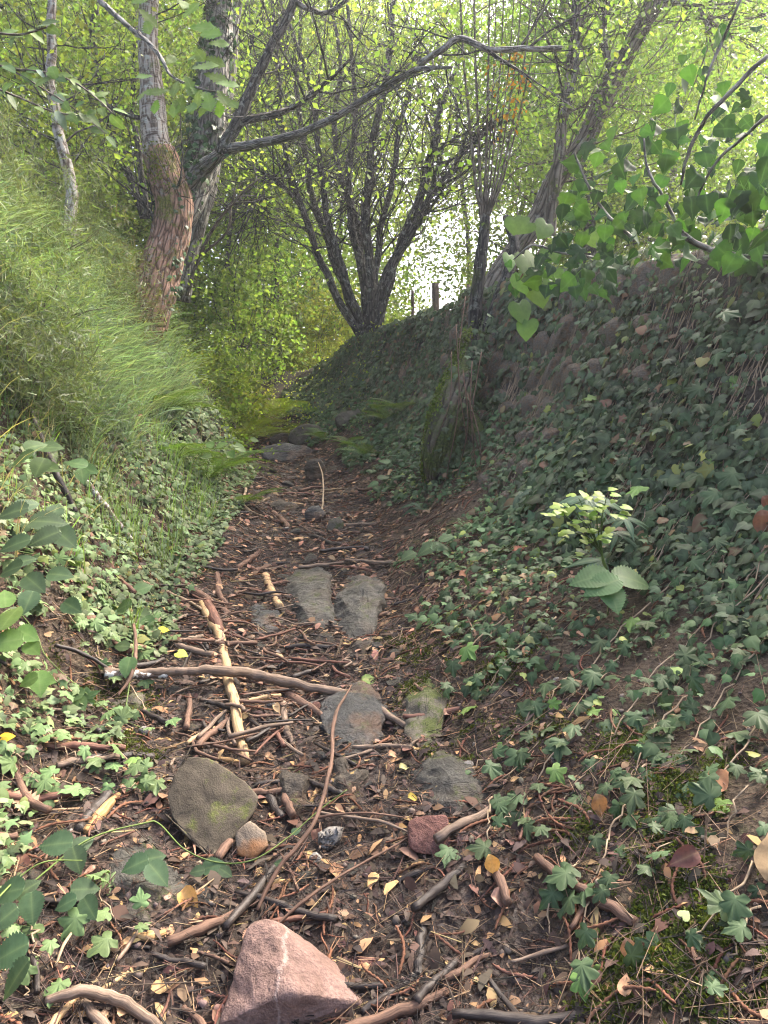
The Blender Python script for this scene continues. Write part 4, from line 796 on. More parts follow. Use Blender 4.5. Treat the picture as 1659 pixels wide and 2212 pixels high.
FRY = frond(1, 15, .24, .5); FRY.C = [c * np.array([1.6, 1.25, .6], np.float32) for c in FRY.C]; FRONDY = FRY.mesh('frond', M_LEAF)  # sunlit copy of the frond, the sunlight put into its colours
def fern(label, px, py, Y, size, k, a0=0, a1=360, me=None, el=.85, ground=True):
    b = at(px, py, Y) if Y else gp(px, py)
    if ground: b[2] = float(H(b[0], b[1]))
    root = empty('fern', b); tag(root, label, 'fern', 'ferns along the sunken path')
    for i in range(k):
        a = math.radians(a0 + (a1 - a0) * (i + RNG.uniform(-.2, .2)) / max(k - 1, 1)); D = np.array([[math.cos(a), math.sin(a), el + RNG.uniform(-.15, .2)]]); N = np.array([[-math.cos(a) * .5 + RNG.normal() * .15, -math.sin(a) * .5 + RNG.normal() * .15, 1.0]])
        place('frond', me or FRONDS[RNG.integers(2)], frames(norm(N), D, size * RNG.uniform(.75, 1.15))[0], b, root)
fern('dark green fern drooping from the foot of the leaning oak', 350, 690, 7.6, .75, 7, -100, 60)
fern('fern below the oak fern on the grassy bank', 375, 760, 7.0, .7, 7, -110, 40)
fern('fern hanging over the path at the bottom of the grass', 440, 830, 7.4, .75, 7, -120, 40)
fern('fern by the path opposite the mossy stones', 478, 880, 8.2, .7, 6, -120, 60)
fern('low fern trailing onto the path edge', 525, 960, 7.0, .42, 6, -120, 30)
fern('bright fern in the clearing beside the last bend', 510, 790, 11, 1.0, 7, -150, 60, FRONDY)
fern('sunlit fern beyond the bend left of the yellow shrub', 545, 740, 12.5, 1.1, 7, -160, 40, FRONDY)
fern('sunlit fern at the end of the path', 600, 800, 13, 1.0, 7, -170, 20, FRONDY)
fern('small sunlit fern at the foot of the clearing', 585, 840, 11.8, .7, 6, -170, 20, FRONDY)
fern('shaded fern on the right bank near the last stones', 700, 850, 10.8, .45, 6, 120, 260)
fern('shaded fern below the wall behind the stump', 840, 875, 9.6, .5, 6, 120, 280)
fern('second shaded fern against the wall behind the stump', 880, 860, 9.2, .5, 6, 120, 280)
fern('fern under the crest of the wall at the bend', 670, 810, 12.5, .45, 6, 120, 280)
fern('small fern right of the path above the boulder', 760, 900, 9.8, .5, 6, 100, 280)
fern('fern spreading on the dark bank at mid distance', 800, 930, 9.0, .45, 6, 100, 300)

# ---- plants with leaves one can pick apart
ME_IVY = [[tmesh('leaf', T, M_IVY, c) for T in IVYF] for c in ((.054, .083, .037), (.055, .10, .042), (.11, .165, .065))]
ME_YOUNG = [tmesh('leaf', T, M_IVY, (.13, .21, .055)) for T in IVYF]
def vine(name, label, pts, nleaf, size, col=0, lift=.02, wmm=.0035, young=.06, cat='ivy', group='ivy vines trailing over the banks', stemmat=None):
    S = spline(np.asarray(pts, float), 8); S = S + RNG.normal(size=S.shape) * .006; root = empty(name, S[0]); tag(root, label, cat, group)
    V, F, A = tube(S, np.linspace(wmm, wmm * .5, len(S)), 5, .1); part('stem', new_mesh('stem', V, F, stemmat or W_PALE, None, True, {'bk': A}), root)
    for k in range(nleaf):
        i = int((k + RNG.random() * .8) / nleaf * (len(S) - 1)); p = S[i] + RNG.normal(size=3) * [.035, .035, .012] + [0, 0, .015]
        p[2] = max(p[2], float(H(p[0], p[1])) + .012)
        N = norm((HN(p[0:1], p[1:2])[0] + [-.1, -.4, .45] + RNG.normal(size=3) * .5)[None]); D = RNG.normal(size=(1, 3)) * .7 + [-.2, -.5, -.5]
        me = random.choice(ME_YOUNG) if RNG.random() < young else random.choice(ME_IVY[col])
        place('leaf', me, frames(N, D, size * RNG.uniform(.6, 1.25))[0], p, root)
    return root
def gline(pp, lift=.02): return [gp(a, b) + np.array([0, 0, lift + .02 * math.sin(i * 2.1)]) for i, (a, b) in enumerate(pp)]
RV = [  # right bank runners
    ([(1560, 1330), (1420, 1480), (1290, 1640), (1180, 1800)], 17, 'long pale ivy runner slanting down the right bank towards the red stone'), ([(1480, 1250), (1330, 1400), (1200, 1560), (1090, 1700)], 16, 'ivy runner passing below the broad-leaved seedling'),
    ([(1650, 1400), (1540, 1560), (1420, 1740), (1300, 1960)], 18, 'ivy runner crossing the middle of the right bank'), ([(1655, 1560), (1580, 1680), (1480, 1800), (1380, 1900)], 12, 'ivy runner beside the curled brown leaf on the right'),
    ([(1400, 1660), (1340, 1790), (1290, 1900), (1260, 2040), (1240, 2190)], 14, 'ivy runner hanging down to the bottom edge beside the moss'), ([(1659, 1880), (1560, 1990), (1470, 2080), (1390, 2180)], 9, 'pale runner crossing the moss in the bottom right corner'),
    ([(1640, 1980), (1600, 2050), (1560, 2110), (1530, 2170)], 6, 'short ivy runner on the moss at the right edge'), ([(1230, 1480), (1150, 1560), (1060, 1640), (960, 1700)], 11, 'ivy runner reaching the grey slate outcrop'),
    ([(1110, 1330), (1020, 1420), (950, 1500), (890, 1560)], 9, 'thin ivy runner over the mossy lip of the path'), ([(1300, 1560), (1210, 1640), (1140, 1720), (1080, 1800)], 14, 'leafy ivy runner above the red stone'),
    ([(1500, 1500), (1420, 1600), (1370, 1680), (1340, 1740)], 14, 'leafy ivy cluster in the middle of the right bank'), ([(1620, 1250), (1560, 1360), (1480, 1460), (1400, 1540)], 16, 'ivy runner right of the broad-leaved seedling'),
    ([(1200, 1350), (1120, 1420), (1050, 1500), (1000, 1540)], 12, 'ivy runner left of the broad-leaved seedling'), ([(1250, 1880), (1200, 1960), (1180, 2050)], 5, 'small ivy sprig below the leafy runner near the bottom'),
    ([(1100, 1240), (1000, 1290), (930, 1340), (880, 1370)], 12, 'ivy runner near the grey path boulders'), ([(1060, 1740), (1055, 1800), (1055, 1850), (1050, 1880)], 5, 'young ivy sprig beside the dark red stone'),
    ([(1659, 1130), (1600, 1080), (1530, 1040), (1490, 980), (1480, 900)], 9, 'pale woody ivy stem climbing the wall on the right'), ([(1360, 980), (1290, 1030), (1210, 1060), (1130, 1080)], 9, 'thin yellowish ivy stem across the wall behind the spurge'),
    ([(1440, 1340), (1330, 1450), (1240, 1540)], 13, 'ivy runner just below the seedling leaves'), ([(1659, 1680), (1600, 1760), (1560, 1850)], 8, 'ivy spray at the right edge above the moss')]
for pts, nl, lab in RV:
    q = gline(pts, .03); vine('ivy_vine', lab, q, nl, np.interp(q[len(q) // 2][1], [1.5, 3, 5], [.062, .075, .08]), 0)
for k, (px, py) in enumerate([(1240, 700), (1330, 780), (1420, 700), (1510, 760), (1600, 700), (1560, 880), (1470, 960), (1380, 900), (1300, 880), (1620, 1000)]):
    p = at(px, py, 2); d = ray(px, py); T_ = _T[_T < 12]; Pp = CAM + d * T_[:, None]; hit = np.nonzero(Pp[:, 2] < H(Pp[:, 0], Pp[:, 1]))[0]
    q = Pp[hit[0]] if len(hit) else p
    pts = [q + np.array([-.02, -.04, .03])]
    for j in range(4): yy = pts[-1][1] - .07; xx = pts[-1][0] - .07; pts.append(np.array([xx, yy, float(H(xx, yy)) + .04]))
    vine('ivy_vine', ['ivy strand high on the wall right of the round leaves', 'ivy strand on the bare stones of the wall', 'ivy strand below the crest of the wall', 'ivy strand on the wall under the broad ivy bush', 'ivy strand high on the wall at the right edge', 'ivy strand halfway down the wall at the right',
         'ivy strand low on the wall above the spurge', 'ivy strand in the middle of the wall', 'ivy strand on the wall left of middle', 'ivy strand low on the wall at the right edge'][k], pts, 14, .10, 0)
LV = [([(0, 1560), (80, 1600), (160, 1640), (240, 1680), (300, 1700)], 14, 'pale ivy strand above the oak leaf at the left edge'), ([(20, 1430), (110, 1490), (200, 1540), (290, 1590)], 15, 'pale ivy strand left of the fallen lichened branch'), ([(30, 1300), (130, 1350), (220, 1390), (320, 1430)], 14, 'pale ivy strand above the lichened branch'),
      ([(110, 1230), (210, 1280), (300, 1330), (360, 1390)], 14, 'pale ivy strand on the bank foot by the peeled pole'), ([(220, 1600), (260, 1660), (330, 1690), (340, 1730)], 9, 'pale ivy strand ending at the mossy stone'), ([(100, 1690), (150, 1730), (240, 1720), (320, 1710)], 9, 'pale ivy strand over the rotten wood'),
      ([(60, 1990), (80, 2060), (70, 2120), (50, 2180)], 7, 'bright ivy sprig in the bottom left corner'), ([(230, 1900), (215, 1960), (260, 2010), (330, 2030)], 9, 'bright ivy sprig under the bramble leaves'), ([(210, 1430), (260, 1480), (330, 1560), (350, 1600)], 9, 'pale ivy strand beside the mossy patch'),
      ([(0, 1640), (60, 1690), (140, 1760)], 8, 'pale ivy strand just above the pink oak leaf')]
for pts, nl, lab in LV: vine('ivy_vine', lab, gline(pts, .035), nl, .062, 2)

# ivy bush hanging over the wall, broad glossy leaves
bushroot = empty('ivy_bush', at(1480, 560, 3.9)); tag(bushroot, 'bush of broad glossy ivy leaves overhanging the top of the wall', 'ivy bush')
MB = [tmesh('leaf', T, M_IVYBIG, c_) for T in IVYB for c_ in ((.022, .045, .022), (.032, .066, .026), (.055, .11, .03))] + [tmesh('leaf', IVYF[1], M_IVYBIG, (.03, .055, .028))]  # lightest tone paints backlit leaves among the dark ones
for pts, w in [([(1659, 120, 3.3), (1590, 185, 3.3), (1530, 250, 3.4), (1490, 320, 3.5), (1470, 400, 3.6)], [10, 10, 9, 8, 5]), ([(1470, 500, 3.6), (1510, 530, 3.6), (1560, 548, 3.5), (1640, 556, 3.4), (1720, 560, 3.4)], [14, 14, 13, 12, 12]), ([(1370, 520, 4.2), (1300, 450, 4.3), (1270, 400, 4.3), (1240, 330, 4.3)], [9, 7, 6, 4]),
               ([(1460, 480, 3.8), (1430, 420, 3.8), (1400, 370, 3.8), (1390, 300, 3.8)], [8, 7, 6, 4]), ([(1660, 250, 3.2), (1600, 300, 3.3), (1540, 360, 3.4), (1500, 440, 3.5)], [8, 7, 6, 5]), ([(1300, 560, 4.6), (1210, 545, 4.7), (1150, 530, 4.8), (1110, 560, 4.9)], [7, 6, 5, 3]), ([(1600, 0, 3.2), (1560, 90, 3.3), (1530, 160, 3.3), (1500, 260, 3.4)], [7, 7, 6, 4])]:
    me, S = stem_mesh('stem', pts, w, M_GREYBARK, 6, .1); part('stem', me, bushroot)
def in_bush(px, py):
    if py > 560: return px < 1330 and py < 640
    edge = np.interp(py, [0, 100, 220, 300, 380, 450, 560], [1590, 1480, 1430, 1270, 1240, 1210, 1170]); return px > edge
n = 0
while n < 285:
    px = RNG.uniform(1080, 1700); py = RNG.uniform(0, 620) if RNG.random() < .8 else RNG.uniform(400, 600)
    if not in_bush(px, py) or (py < 260 and RNG.random() < .45): continue
    Y = np.interp(px, [1080, 1300, 1659], [5.0, 4.3, 3.3]) + RNG.uniform(-.45, .5); p = at(px, py, Y)
    w = np.interp(px, [1080, 1300, 1659], [36, 42, 52]) * RNG.uniform(.45, 1.2)
    N = norm(np.array([[RNG.normal() * .6 - .1, -.75 + RNG.normal() * .35, .25 + RNG.normal() * .45]])); D = np.array([[RNG.normal() * .6, -.2, -.8 + RNG.normal() * .4]])
    place('leaf', MB[RNG.integers(len(MB))], frames(N, D, px2m(p, w))[0], p, bushroot); n += 1
# round pale leaves at the corner of the wall
rl = empty('round_leaved_plant', at(1120, 600, 5.4)); tag(rl, 'plant with rounded bright leaves at the corner of the wall top', 'plant')
ME_R = tmesh('leaf', IVYR, M_LEAF, (.085, .16, .04))
me, S = stem_mesh('stem', [(1100, 640, 5.4), (1130, 590, 5.2), (1160, 550, 5.1), (1190, 500, 5.0)], [5, 5, 4, 3], W_PALE, 5, 0); part('stem', me, rl)
for px, py, w in [(1130, 580, 75), (1110, 490, 48), (1145, 500, 50), (1180, 505, 55), (1125, 615, 60), (1160, 640, 70), (1100, 570, 45), (1190, 560, 48), (1280, 520, 60), (1120, 680, 62), (1140, 715, 55), (1200, 600, 45)]:
    p = at(px, py, 5.1 + RNG.uniform(-.2, .2)); place('leaf', ME_R, frames(norm(np.array([[RNG.normal() * .3, -.85, .3]])), np.array([[RNG.normal() * .5, -.1, -.9]]), px2m(p, w) * .85)[0], p + [0, 0, px2m(p, w) * .4], rl)

# brambles
ME_BR = [tmesh('leaf', BRAMBLE, M_LEAF, c) for c in ((.060, .10, .048), (.080, .135, .05), (.12, .2, .055))]
def bramble(label, stem, leaves, col=0, w=.003):
    """stem: px points with lift; leaves: (px, py, size px, heading degrees, lift m)"""
    P = [gp(a, b) + np.array([0, 0, l]) for a, b, l in stem]; S = spline(P, 8); root = empty('bramble_shoot', S[0]); tag(root, label, 'bramble', 'bramble shoots on the left')
    V, F, A = tube(S, np.linspace(w, w * .6, len(S)), 5); t = new_mesh('stem', V, F, STEMG, None, True, {'bk': A}); part('stem', t, root)
    for px, py, s, a, l in leaves:
        g = gp(px, py); d = ray(px, py); g = CAM + (g - CAM) * (1 - l / max(CAM[2] - g[2] + .6, .5)); a = math.radians(a)
        D = np.array([[math.cos(a), -.25, math.sin(a) * .9]]); N = norm(np.array([[RNG.normal() * .2, -.62, .75 + RNG.normal() * .1]])); R = frames(N, D, px2m(g, s))[0]
        c = g - R[:, 0] * .5; place('leaf', ME_BR[col], R, c, root)
STEMG = wood_mat('green_stem', (.06, .09, .02), (.10, .15, .03), (.16, .2, .06), .6)
bramble('long bramble shoot arching from the left edge past the mossy stone', [(60, 1960, .06), (190, 1870, .08), (310, 1838, .09), (345, 1838, .09), (400, 1882, .07), (470, 1896, .05), (545, 1892, .05), (620, 1850, .06), (690, 1800, .08), (750, 1755, .08)],
        [(118, 1822, 76, 165, .07), (180, 1822, 50, 60, .07), (165, 1858, 62, -70, .07), (290, 1868, 62, 200, .08), (333, 1852, 52, 40, .08), (342, 1888, 66, -50, .08), (425, 1882, 34, 180, .05), (462, 1870, 52, 45, .05), (488, 1884, 34, -30, .05), (602, 1865, 24, 150, .05), (640, 1795, 22, 60, .05)], 0)
bramble('bramble cluster with large dark leaves at the left edge near the bottom', [(-20, 2040, .1), (40, 1990, .12), (100, 1950, .12), (180, 1930, .1)],
        [(15, 1925, 80, 160, .1), (60, 1918, 58, 70, .1), (68, 1962, 72, -75, .1), (5, 1985, 70, 230, .1), (15, 2060, 95, 200, .12), (30, 2115, 90, -110, .12), (140, 1952, 52, 200, .09), (185, 1920, 62, 30, .09), (192, 1962, 62, -50, .09)], 0)
bramble('bramble with five pale leaves across the dark stick on the left bank', [(-10, 960, .1), (60, 985, .12), (130, 1000, .12), (200, 1010, .1)],
        [(45, 990, 62, 180, .1), (78, 962, 52, 60, .1), (85, 1008, 58, -100, .1), (112, 965, 52, 30, .1), (110, 1010, 46, -20, .1), (165, 1000, 48, 150, .1), (190, 1015, 50, -10, .1), (178, 1028, 40, -80, .1)], 1)
bramble('dark bramble with broad leaves below the pale one on the left bank', [(-10, 1080, .1), (60, 1120, .12), (120, 1140, .12), (150, 1170, .1)],
        [(25, 1105, 72, 190, .1), (60, 1090, 55, 60, .1), (105, 1125, 80, 30, .1), (95, 1160, 72, 220, .1), (140, 1160, 72, -40, .1), (30, 1175, 70, 200, .1), (120, 1100, 50, 80, .1)], 0)
bramble('bright bramble leaves at the left edge beside the ivy', [(-20, 1420, .12), (30, 1390, .14), (80, 1430, .12), (110, 1480, .1), (240, 1560, .04), (310, 1590, .03)],
        [(20, 1330, 90, 100, .14), (60, 1370, 55, -20, .13), (10, 1385, 75, 190, .13), (70, 1400, 48, -40, .13), (85, 1475, 62, -80, .1), (60, 1470, 46, 200, .1), (100, 1468, 44, 0, .1), (10, 1290, 60, 90, .14)], 2)
bramble('bramble sprig with mid-green leaves beside the peeled pole', [(270, 1560, .03), (285, 1480, .08), (290, 1400, .1), (280, 1320, .1)], [(265, 1310, 46, 170, .09), (310, 1330, 50, 0, .09), (320, 1345, 40, -60, .09), (275, 1440, 52, -90, .08), (262, 1395, 36, 160, .08), (310, 1270, 44, 60, .09), (160, 1500, 46, 150, .06), (175, 1520, 40, -60, .06)], 1)
bramble('dark bramble leaves at the left edge in the middle of the bank', [(-10, 1230, .1), (50, 1250, .12), (110, 1250, .1)], [(20, 1230, 66, 160, .1), (55, 1210, 50, 60, .1), (75, 1260, 66, -40, .1), (130, 1240, 60, 10, .1), (155, 1310, 54, -30, .08), (60, 1300, 60, -100, .1)], 0)
bramble('bright young bramble reaching over the path edge below the ferns', [(430, 990, .05), (460, 965, .15), (500, 960, .18), (530, 965, .15)], [(452, 960, 24, 120, .14), (480, 960, 26, 60, .14), (520, 968, 30, 0, .14), (500, 980, 24, -60, .14), (445, 985, 22, 200, .12), (470, 1000, 24, -90, .1), (550, 950, 20, 10, .1)], 2)
bramble('shoot of long bright leaves in front of the grass', [(150, 600, .0), (175, 560, .05), (195, 535, .08)], [(180, 525, 50, 100, .08), (215, 560, 78, -35, .08), (195, 550, 60, -60, .08), (160, 540, 40, 150, .08), (205, 585, 70, -45, .08), (150, 545, 36, 200, .05)], 2)

# seedling, spurge, docks
def leafy(name, label, base, leaves, T, col, cat='plant', mat=None, stem=True, group=None):
    root = empty(name, base); tag(root, label, cat, group); me = tmesh('leaf', T, mat or M_LEAF, col)
    for px, py, w, a, dy in leaves:
        p = at(px, py, base[1] - dy); a = math.radians(a); D = np.array([[math.cos(a), -.3, math.sin(a)]]); N = norm(np.array([[RNG.normal() * .15, -.5, .85]])); R = frames(N, D, px2m(p, w))[0]
        place('leaf', me, R, p - R[:, 0] * .5, root)
    return root
b = gp(1310, 1330); sd_ = leafy('seedling', 'seedling with five broad toothed leaves on the bank below the spurge', b, [(1275, 1245, 92, 165, .1), (1300, 1262, 88, 185, .15), (1325, 1245, 60, 70, .05), (1368, 1248, 92, 5, .1), (1325, 1288, 78, -85, .18), (1285, 1275, 50, 200, .1)], BROAD, (.095, .16, .06))
me, S = stem_mesh('stem', [(1312, 1335, b[1]), (1314, 1290, b[1] - .04), (1312, 1255, b[1] - .08)], [5, 5, 4], STEMG, 5, 0); part('stem', me, sd_)
b = gp(1320, 1250); sp = empty('spurge', b); tag(sp, 'wood spurge with yellow-green flower heads at the foot of the wall', 'plant')
ME_BRACT = tmesh('bract', IVYR, M_LEAF, (.24, .33, .06)); ME_L = tmesh('leaf', LANCE, M_IVY, (.055, .10, .055))
for ex, ey in [(1215, 1110), (1240, 1150), (1260, 1120), (1290, 1095), (1295, 1140), (1310, 1075), (1270, 1170), (1310, 1110), (1225, 1085), (1250, 1075)]:
    me, S = stem_mesh('stem', [(1315, 1250, b[1]), (1300, 1200, b[1] - .03), ((ex + 1290) / 2, (ey + 1170) / 2, b[1] - .08), (ex, ey, b[1] - .1)], [5, 5, 3, 2], STEMG, 4, 0); part('stem', me, sp)
    for j in range(6):
        p = S[-1, :3] + RNG.normal(size=3) * [.045, .03, .028]; place('bract', ME_BRACT, frames(norm(np.array([[RNG.normal() * .3, -.4, 1.0]])), rand_dirs(1), .042 * RNG.uniform(.7, 1.2))[0], p, sp)
for cx, cy, k, L in [(1270, 1075, 16, 85), (1330, 1150, 10, 75), (1300, 1210, 8, 75), (1350, 1120, 8, 60)]:
    c = at(cx, cy, b[1] + .05)
    for j in range(k):
        a = 2 * math.pi * j / k + RNG.random() * .3; D = np.array([[math.cos(a), -.5 * abs(math.sin(a)), math.sin(a) * .55 + .2]]); place('leaf', ME_L, frames(norm(np.array([[0, -.5, 1.0]])), D, px2m(c, L) * RNG.uniform(.7, 1.1))[0], c, sp)
for lab, pts in [('broad dock leaves on the bank right of the path boulders', [(920, 1185, 50, 190, .05), (950, 1180, 40, 20, .05), (880, 1200, 38, 200, .02), (975, 1195, 40, 10, .02), (965, 1160, 36, 80, .04)]), ('pale dock plant beside the pale stick on the right of the path', [(828, 1030, 26, 60, .05), (805, 1045, 26, 180, .05), (815, 1055, 24, -60, .05), (830, 995, 28, 100, .05)]),
                 ('dark drooping spurge rosette at the foot of the wall', [(1130, 1075, 52, -80, .05), (1150, 1080, 50, -60, .05), (1115, 1080, 48, -110, .05), (1140, 1060, 50, 200, .05), (1165, 1065, 46, -20, .05)]), ('small narrow-leaved rosette left of the wall foot', [(885, 1100, 40, 200, .03), (905, 1095, 40, 30, .03), (895, 1085, 40, 90, .03), (900, 1110, 36, -40, .03), (880, 1090, 36, 150, .03)])]:
    bx_ = np.mean([p[0] for p in pts]); by = max(p[1] for p in pts); leafy('herb', lab, gp(bx_, by + 14), pts, LANCE if 'rosette' in lab else BROAD, (.05, .09, .05) if 'rosette' in lab else (.085, .14, .06), 'plant', None, False, 'small herbs on the right bank')
# ---------------------------------------------------------------- rocks
def hull_rock(name, label, pts, mat, cuts=3, noise=.012, cat='rock', bevel=.012, group=None, f=14, strata=0):
    P = np.asarray(pts, float); c = P.mean(0); bm = bmesh.new()
    for p in P - c: bm.verts.new(p)
    r = bmesh.ops.convex_hull(bm, input=bm.verts); bmesh.ops.delete(bm, geom=list({g for g in r['geom_interior'] + r['geom_unused'] if isinstance(g, bmesh.types.BMVert)}), context='VERTS')
    bmesh.ops.bevel(bm, geom=list(bm.edges), offset=bevel, segments=2, affect='EDGES', profile=.6); bmesh.ops.triangulate(bm, faces=bm.faces[:])
    for k in range(cuts): bmesh.ops.subdivide_edges(bm, edges=[e for e in bm.edges if e.calc_length() > (.03 if c[1] > 3.2 else .02)], cuts=1); bmesh.ops.triangulate(bm, faces=bm.faces[:])
    bm.normal_update(); V = np.array([v.co for v in bm.verts]); N = np.array([v.normal for v in bm.verts])
    d = noise3(V + c, f) * 2 * noise + noise3(V + c, f * 3.3) * noise * .8
    if strata:
        u = (V @ np.array([.25, .35, .9])) * strata + noise3(V + c, 6) * 1.6; d = d + ((u % 1) ** 2 - .33) * .014 + np.maximum(noise3(V + c, 19), 0) * .02
    for v, q in zip(bm.verts, V + N * d[:, None]): v.co = q
    me = bpy.data.meshes.new(name); bm.to_mesh(me); bm.free(); me.materials.append(mat)
    for p in me.polygons: p.use_smooth = True
    o = link(name, me); o.location = c; tag(o, label, cat, group); return o
hull_rock('rock', 'large pink sandstone rock with a pointed top at the bottom of the path', [at(582, 1984, 1.94), at(534, 1999, 1.93), at(560, 1986, 1.97), at(690, 2062, 1.93), at(640, 2010, 1.98), at(792, 2140, 1.90), at(782, 2165, 1.82), at(628, 2142, 1.755), at(550, 2180, 1.74), at(470, 2218, 1.75), at(468, 2290, 1.77),
    at(640, 2310, 1.79), at(500, 2320, 1.80), at(770, 2230, 1.84), at(700, 2080, 1.86), at(680, 2230, 2.12), at(560, 2200, 2.15), at(800, 2230, 1.95), at(500, 2150, 1.98)], R_PINK, 4, .013, bevel=.008)
def slab_rock(name, label, outline, mat, Y0, thick, tilt=.5, **k):
    """outline of the face that is seen, standing on the ground at the depth its lowest point has; the face leans back by tilt"""
    low = max(o[1] for o in outline); P = []
    for px, py in outline:
        P.append(at(px, py, Y0 + (low - py) / FPX * Y0 * tilt))
    P = np.array(P); c = P.mean(0); back = (c + (P - c) * .8) + np.array([0, thick * .8, -thick * .6]); return hull_rock(name, label, np.vstack([P, back, c + [0, -.006, .006]]), mat, **k)
def bedrock(label, outline, peaks, mat, noise=.02, bevel=.004, deep=.12, f=13):
    outline = [(px + RNG.normal() * 5, py + RNG.normal() * 5) for px, py in outline]
    P = [gp(px, py) + np.array([0, 0, .004]) for px, py in outline]; c = np.mean(P, 0)
    P += [q + np.array([0, 0, -deep]) + (q - c) * .05 for q in P]; P += [gp(px, py, l * .85) for px, py, l in peaks]
    return hull_rock('boulder', label, P, mat, 4, noise, 'rock', bevel, None, f, 0 if mat is R_MOSSSTONE else 11)
def Yg(px, py): return float(gp(px, py)[1])
slab_rock('rock', 'mossy brown stone slab with a pointed foot left of the path centre', [(405, 1632), (450, 1637), (530, 1687), (558, 1722), (552, 1752), (506, 1784), (495, 1824), (460, 1856), (415, 1816), (370, 1766), (358, 1718), (386, 1660)], R_MOSSY, Yg(460, 1850) - .02, .12, .75, noise=.007, bevel=.006)
slab_rock('rock', 'small tan stone with orange underside touching the mossy stone', [(507, 1797), (540, 1770), (574, 1798), (581, 1826), (547, 1857), (509, 1847)], R_TAN, Yg(545, 1857) - .02, .07, .6, noise=.006, bevel=.008)
slab_rock('rock', 'dark red blocky stone on the right side of the path', [(882, 1770), (900, 1762), (965, 1757), (971, 1772), (972, 1832), (958, 1850), (900, 1846), (881, 1828)], R_RED, Yg(925, 1850) - .02, .12, .7, noise=.008, bevel=.008)
slab_rock('rock', 'rounded pale stone between the tan stone and the dark red stone', [(684, 1812), (700, 1795), (725, 1788), (731, 1805), (722, 1832), (695, 1838)], R_GREY, Yg(706, 1838) - .02, .06, .5, noise=.005, bevel=.02)
bedrock('grey slate boulder in the middle of the path, left of its pair', [(618, 1262), (640, 1228), (690, 1224), (724, 1242), (722, 1300), (728, 1350), (690, 1372), (640, 1352), (622, 1300)], [(640, 1258, .07), (688, 1240, .09), (706, 1262, .11), (690, 1300, .10), (650, 1310, .08), (712, 1330, .05)], R_SLATE)
bedrock('grey slate boulder in the middle of the path, right of its pair', [(712, 1296), (755, 1254), (800, 1246), (836, 1262), (830, 1320), (808, 1375), (760, 1392), (730, 1360)], [(735, 1290, .09), (790, 1262, .13), (822, 1276, .11), (800, 1300, .13), (745, 1305, .11), (770, 1350, .07)], R_SLATE)
bedrock('wet dark bedrock with an orange patch below the fallen branch', [(685, 1520), (715, 1478), (770, 1464), (820, 1488), (836, 1530), (822, 1600), (800, 1648), (755, 1640), (715, 1605), (695, 1560)], [(725, 1510, .07), (780, 1488, .09), (810, 1525, .06), (770, 1560, .05), (715, 1560, .05), (785, 1610, .04)], R_WET)
bedrock('brown boulder right of the mossy stone', [(590, 1705), (610, 1664), (652, 1652), (676, 1690), (672, 1740), (640, 1766), (600, 1752)], [(615, 1690, .06), (650, 1680, .07), (655, 1715, .05), (620, 1725, .04)], R_BROWN)
bedrock('pale grey slate outcrop below the mossy lip of the path', [(886, 1690), (910, 1640), (960, 1620), (1012, 1655), (1048, 1700), (1044, 1756), (990, 1768), (930, 1748)], [(920, 1665, .05), (965, 1650, .07), (1010, 1690, .05), (985, 1725, .03), (935, 1710, .03)], R_SLATE)
bedrock('layered grey-brown slate outcrop at the lower left of the path', [(230, 1900), (260, 1850), (330, 1812), (388, 1840), (406, 1900), (398, 1965), (330, 2000), (260, 1980), (233, 1940)], [(270, 1890, .03), (340, 1850, .04), (375, 1890, .04), (330, 1930, .02)], R_SLATE)
bedrock('low brown slate outcrop behind the dark red stone', [(702, 1700), (730, 1648), (772, 1638), (794, 1680), (784, 1724), (740, 1740)], [(735, 1680, .05), (765, 1668, .06), (755, 1705, .03)], R_BROWN)
slab_rock('boulder', 'round brown boulder standing on the path at mid distance', [(655, 1008), (665, 990), (692, 988), (704, 1002), (702, 1030), (685, 1042), (662, 1034)], R_BROWN, Yg(682, 1042), .25, .3, noise=.02, bevel=.03)
slab_rock('boulder', 'mossy boulder beside the last bend of the path', [(618, 950), (625, 925), (655, 912), (690, 915), (705, 932), (690, 955), (640, 962)], R_MOSSSTONE, Yg(655, 962), .4, .3, noise=.03, bevel=.05, f=5)
slab_rock('slab', 'long flat stone step across the path', [(562, 968), (600, 955), (660, 960), (680, 975), (672, 995), (610, 998), (568, 990)], R_WET, Yg(620, 998), .4, .8, noise=.03, bevel=.03, f=5, cat='rock')
slab_rock('slab', 'flat stone above the stone step where the path narrows', [(580, 945), (610, 932), (640, 938), (635, 952), (590, 958)], R_BROWN, Yg(610, 958), .3, .8, noise=.02, bevel=.03, f=5, cat='rock')
slab_rock('slab', 'flat brown slab at the left edge of the path', [(578, 1090), (600, 1078), (640, 1085), (652, 1100), (630, 1108), (590, 1106)], R_BROWN, Yg(615, 1108), .2, .8, noise=.015, bevel=.02, cat='rock')
slab_rock('boulder', 'dark stone under the thin twigs in mid path', [(655, 1112), (668, 1092), (690, 1088), (705, 1108), (695, 1128), (665, 1130)], R_WET, Yg(680, 1130), .15, .4, noise=.015, bevel=.02)
slab_rock('boulder', 'small mossy stone right of the dark stone in mid path', [(702, 1140), (712, 1118), (735, 1112), (745, 1132), (735, 1150), (712, 1152)], R_MOSSSTONE, Yg(724, 1152), .15, .4, noise=.015, bevel=.02)
bedrock('mossy stone under the fallen lichened branch', [(228, 1525), (245, 1488), (290, 1476), (328, 1495), (334, 1530), (290, 1550), (245, 1545)], [(265, 1505, .03), (305, 1505, .03)], R_MOSSSTONE)
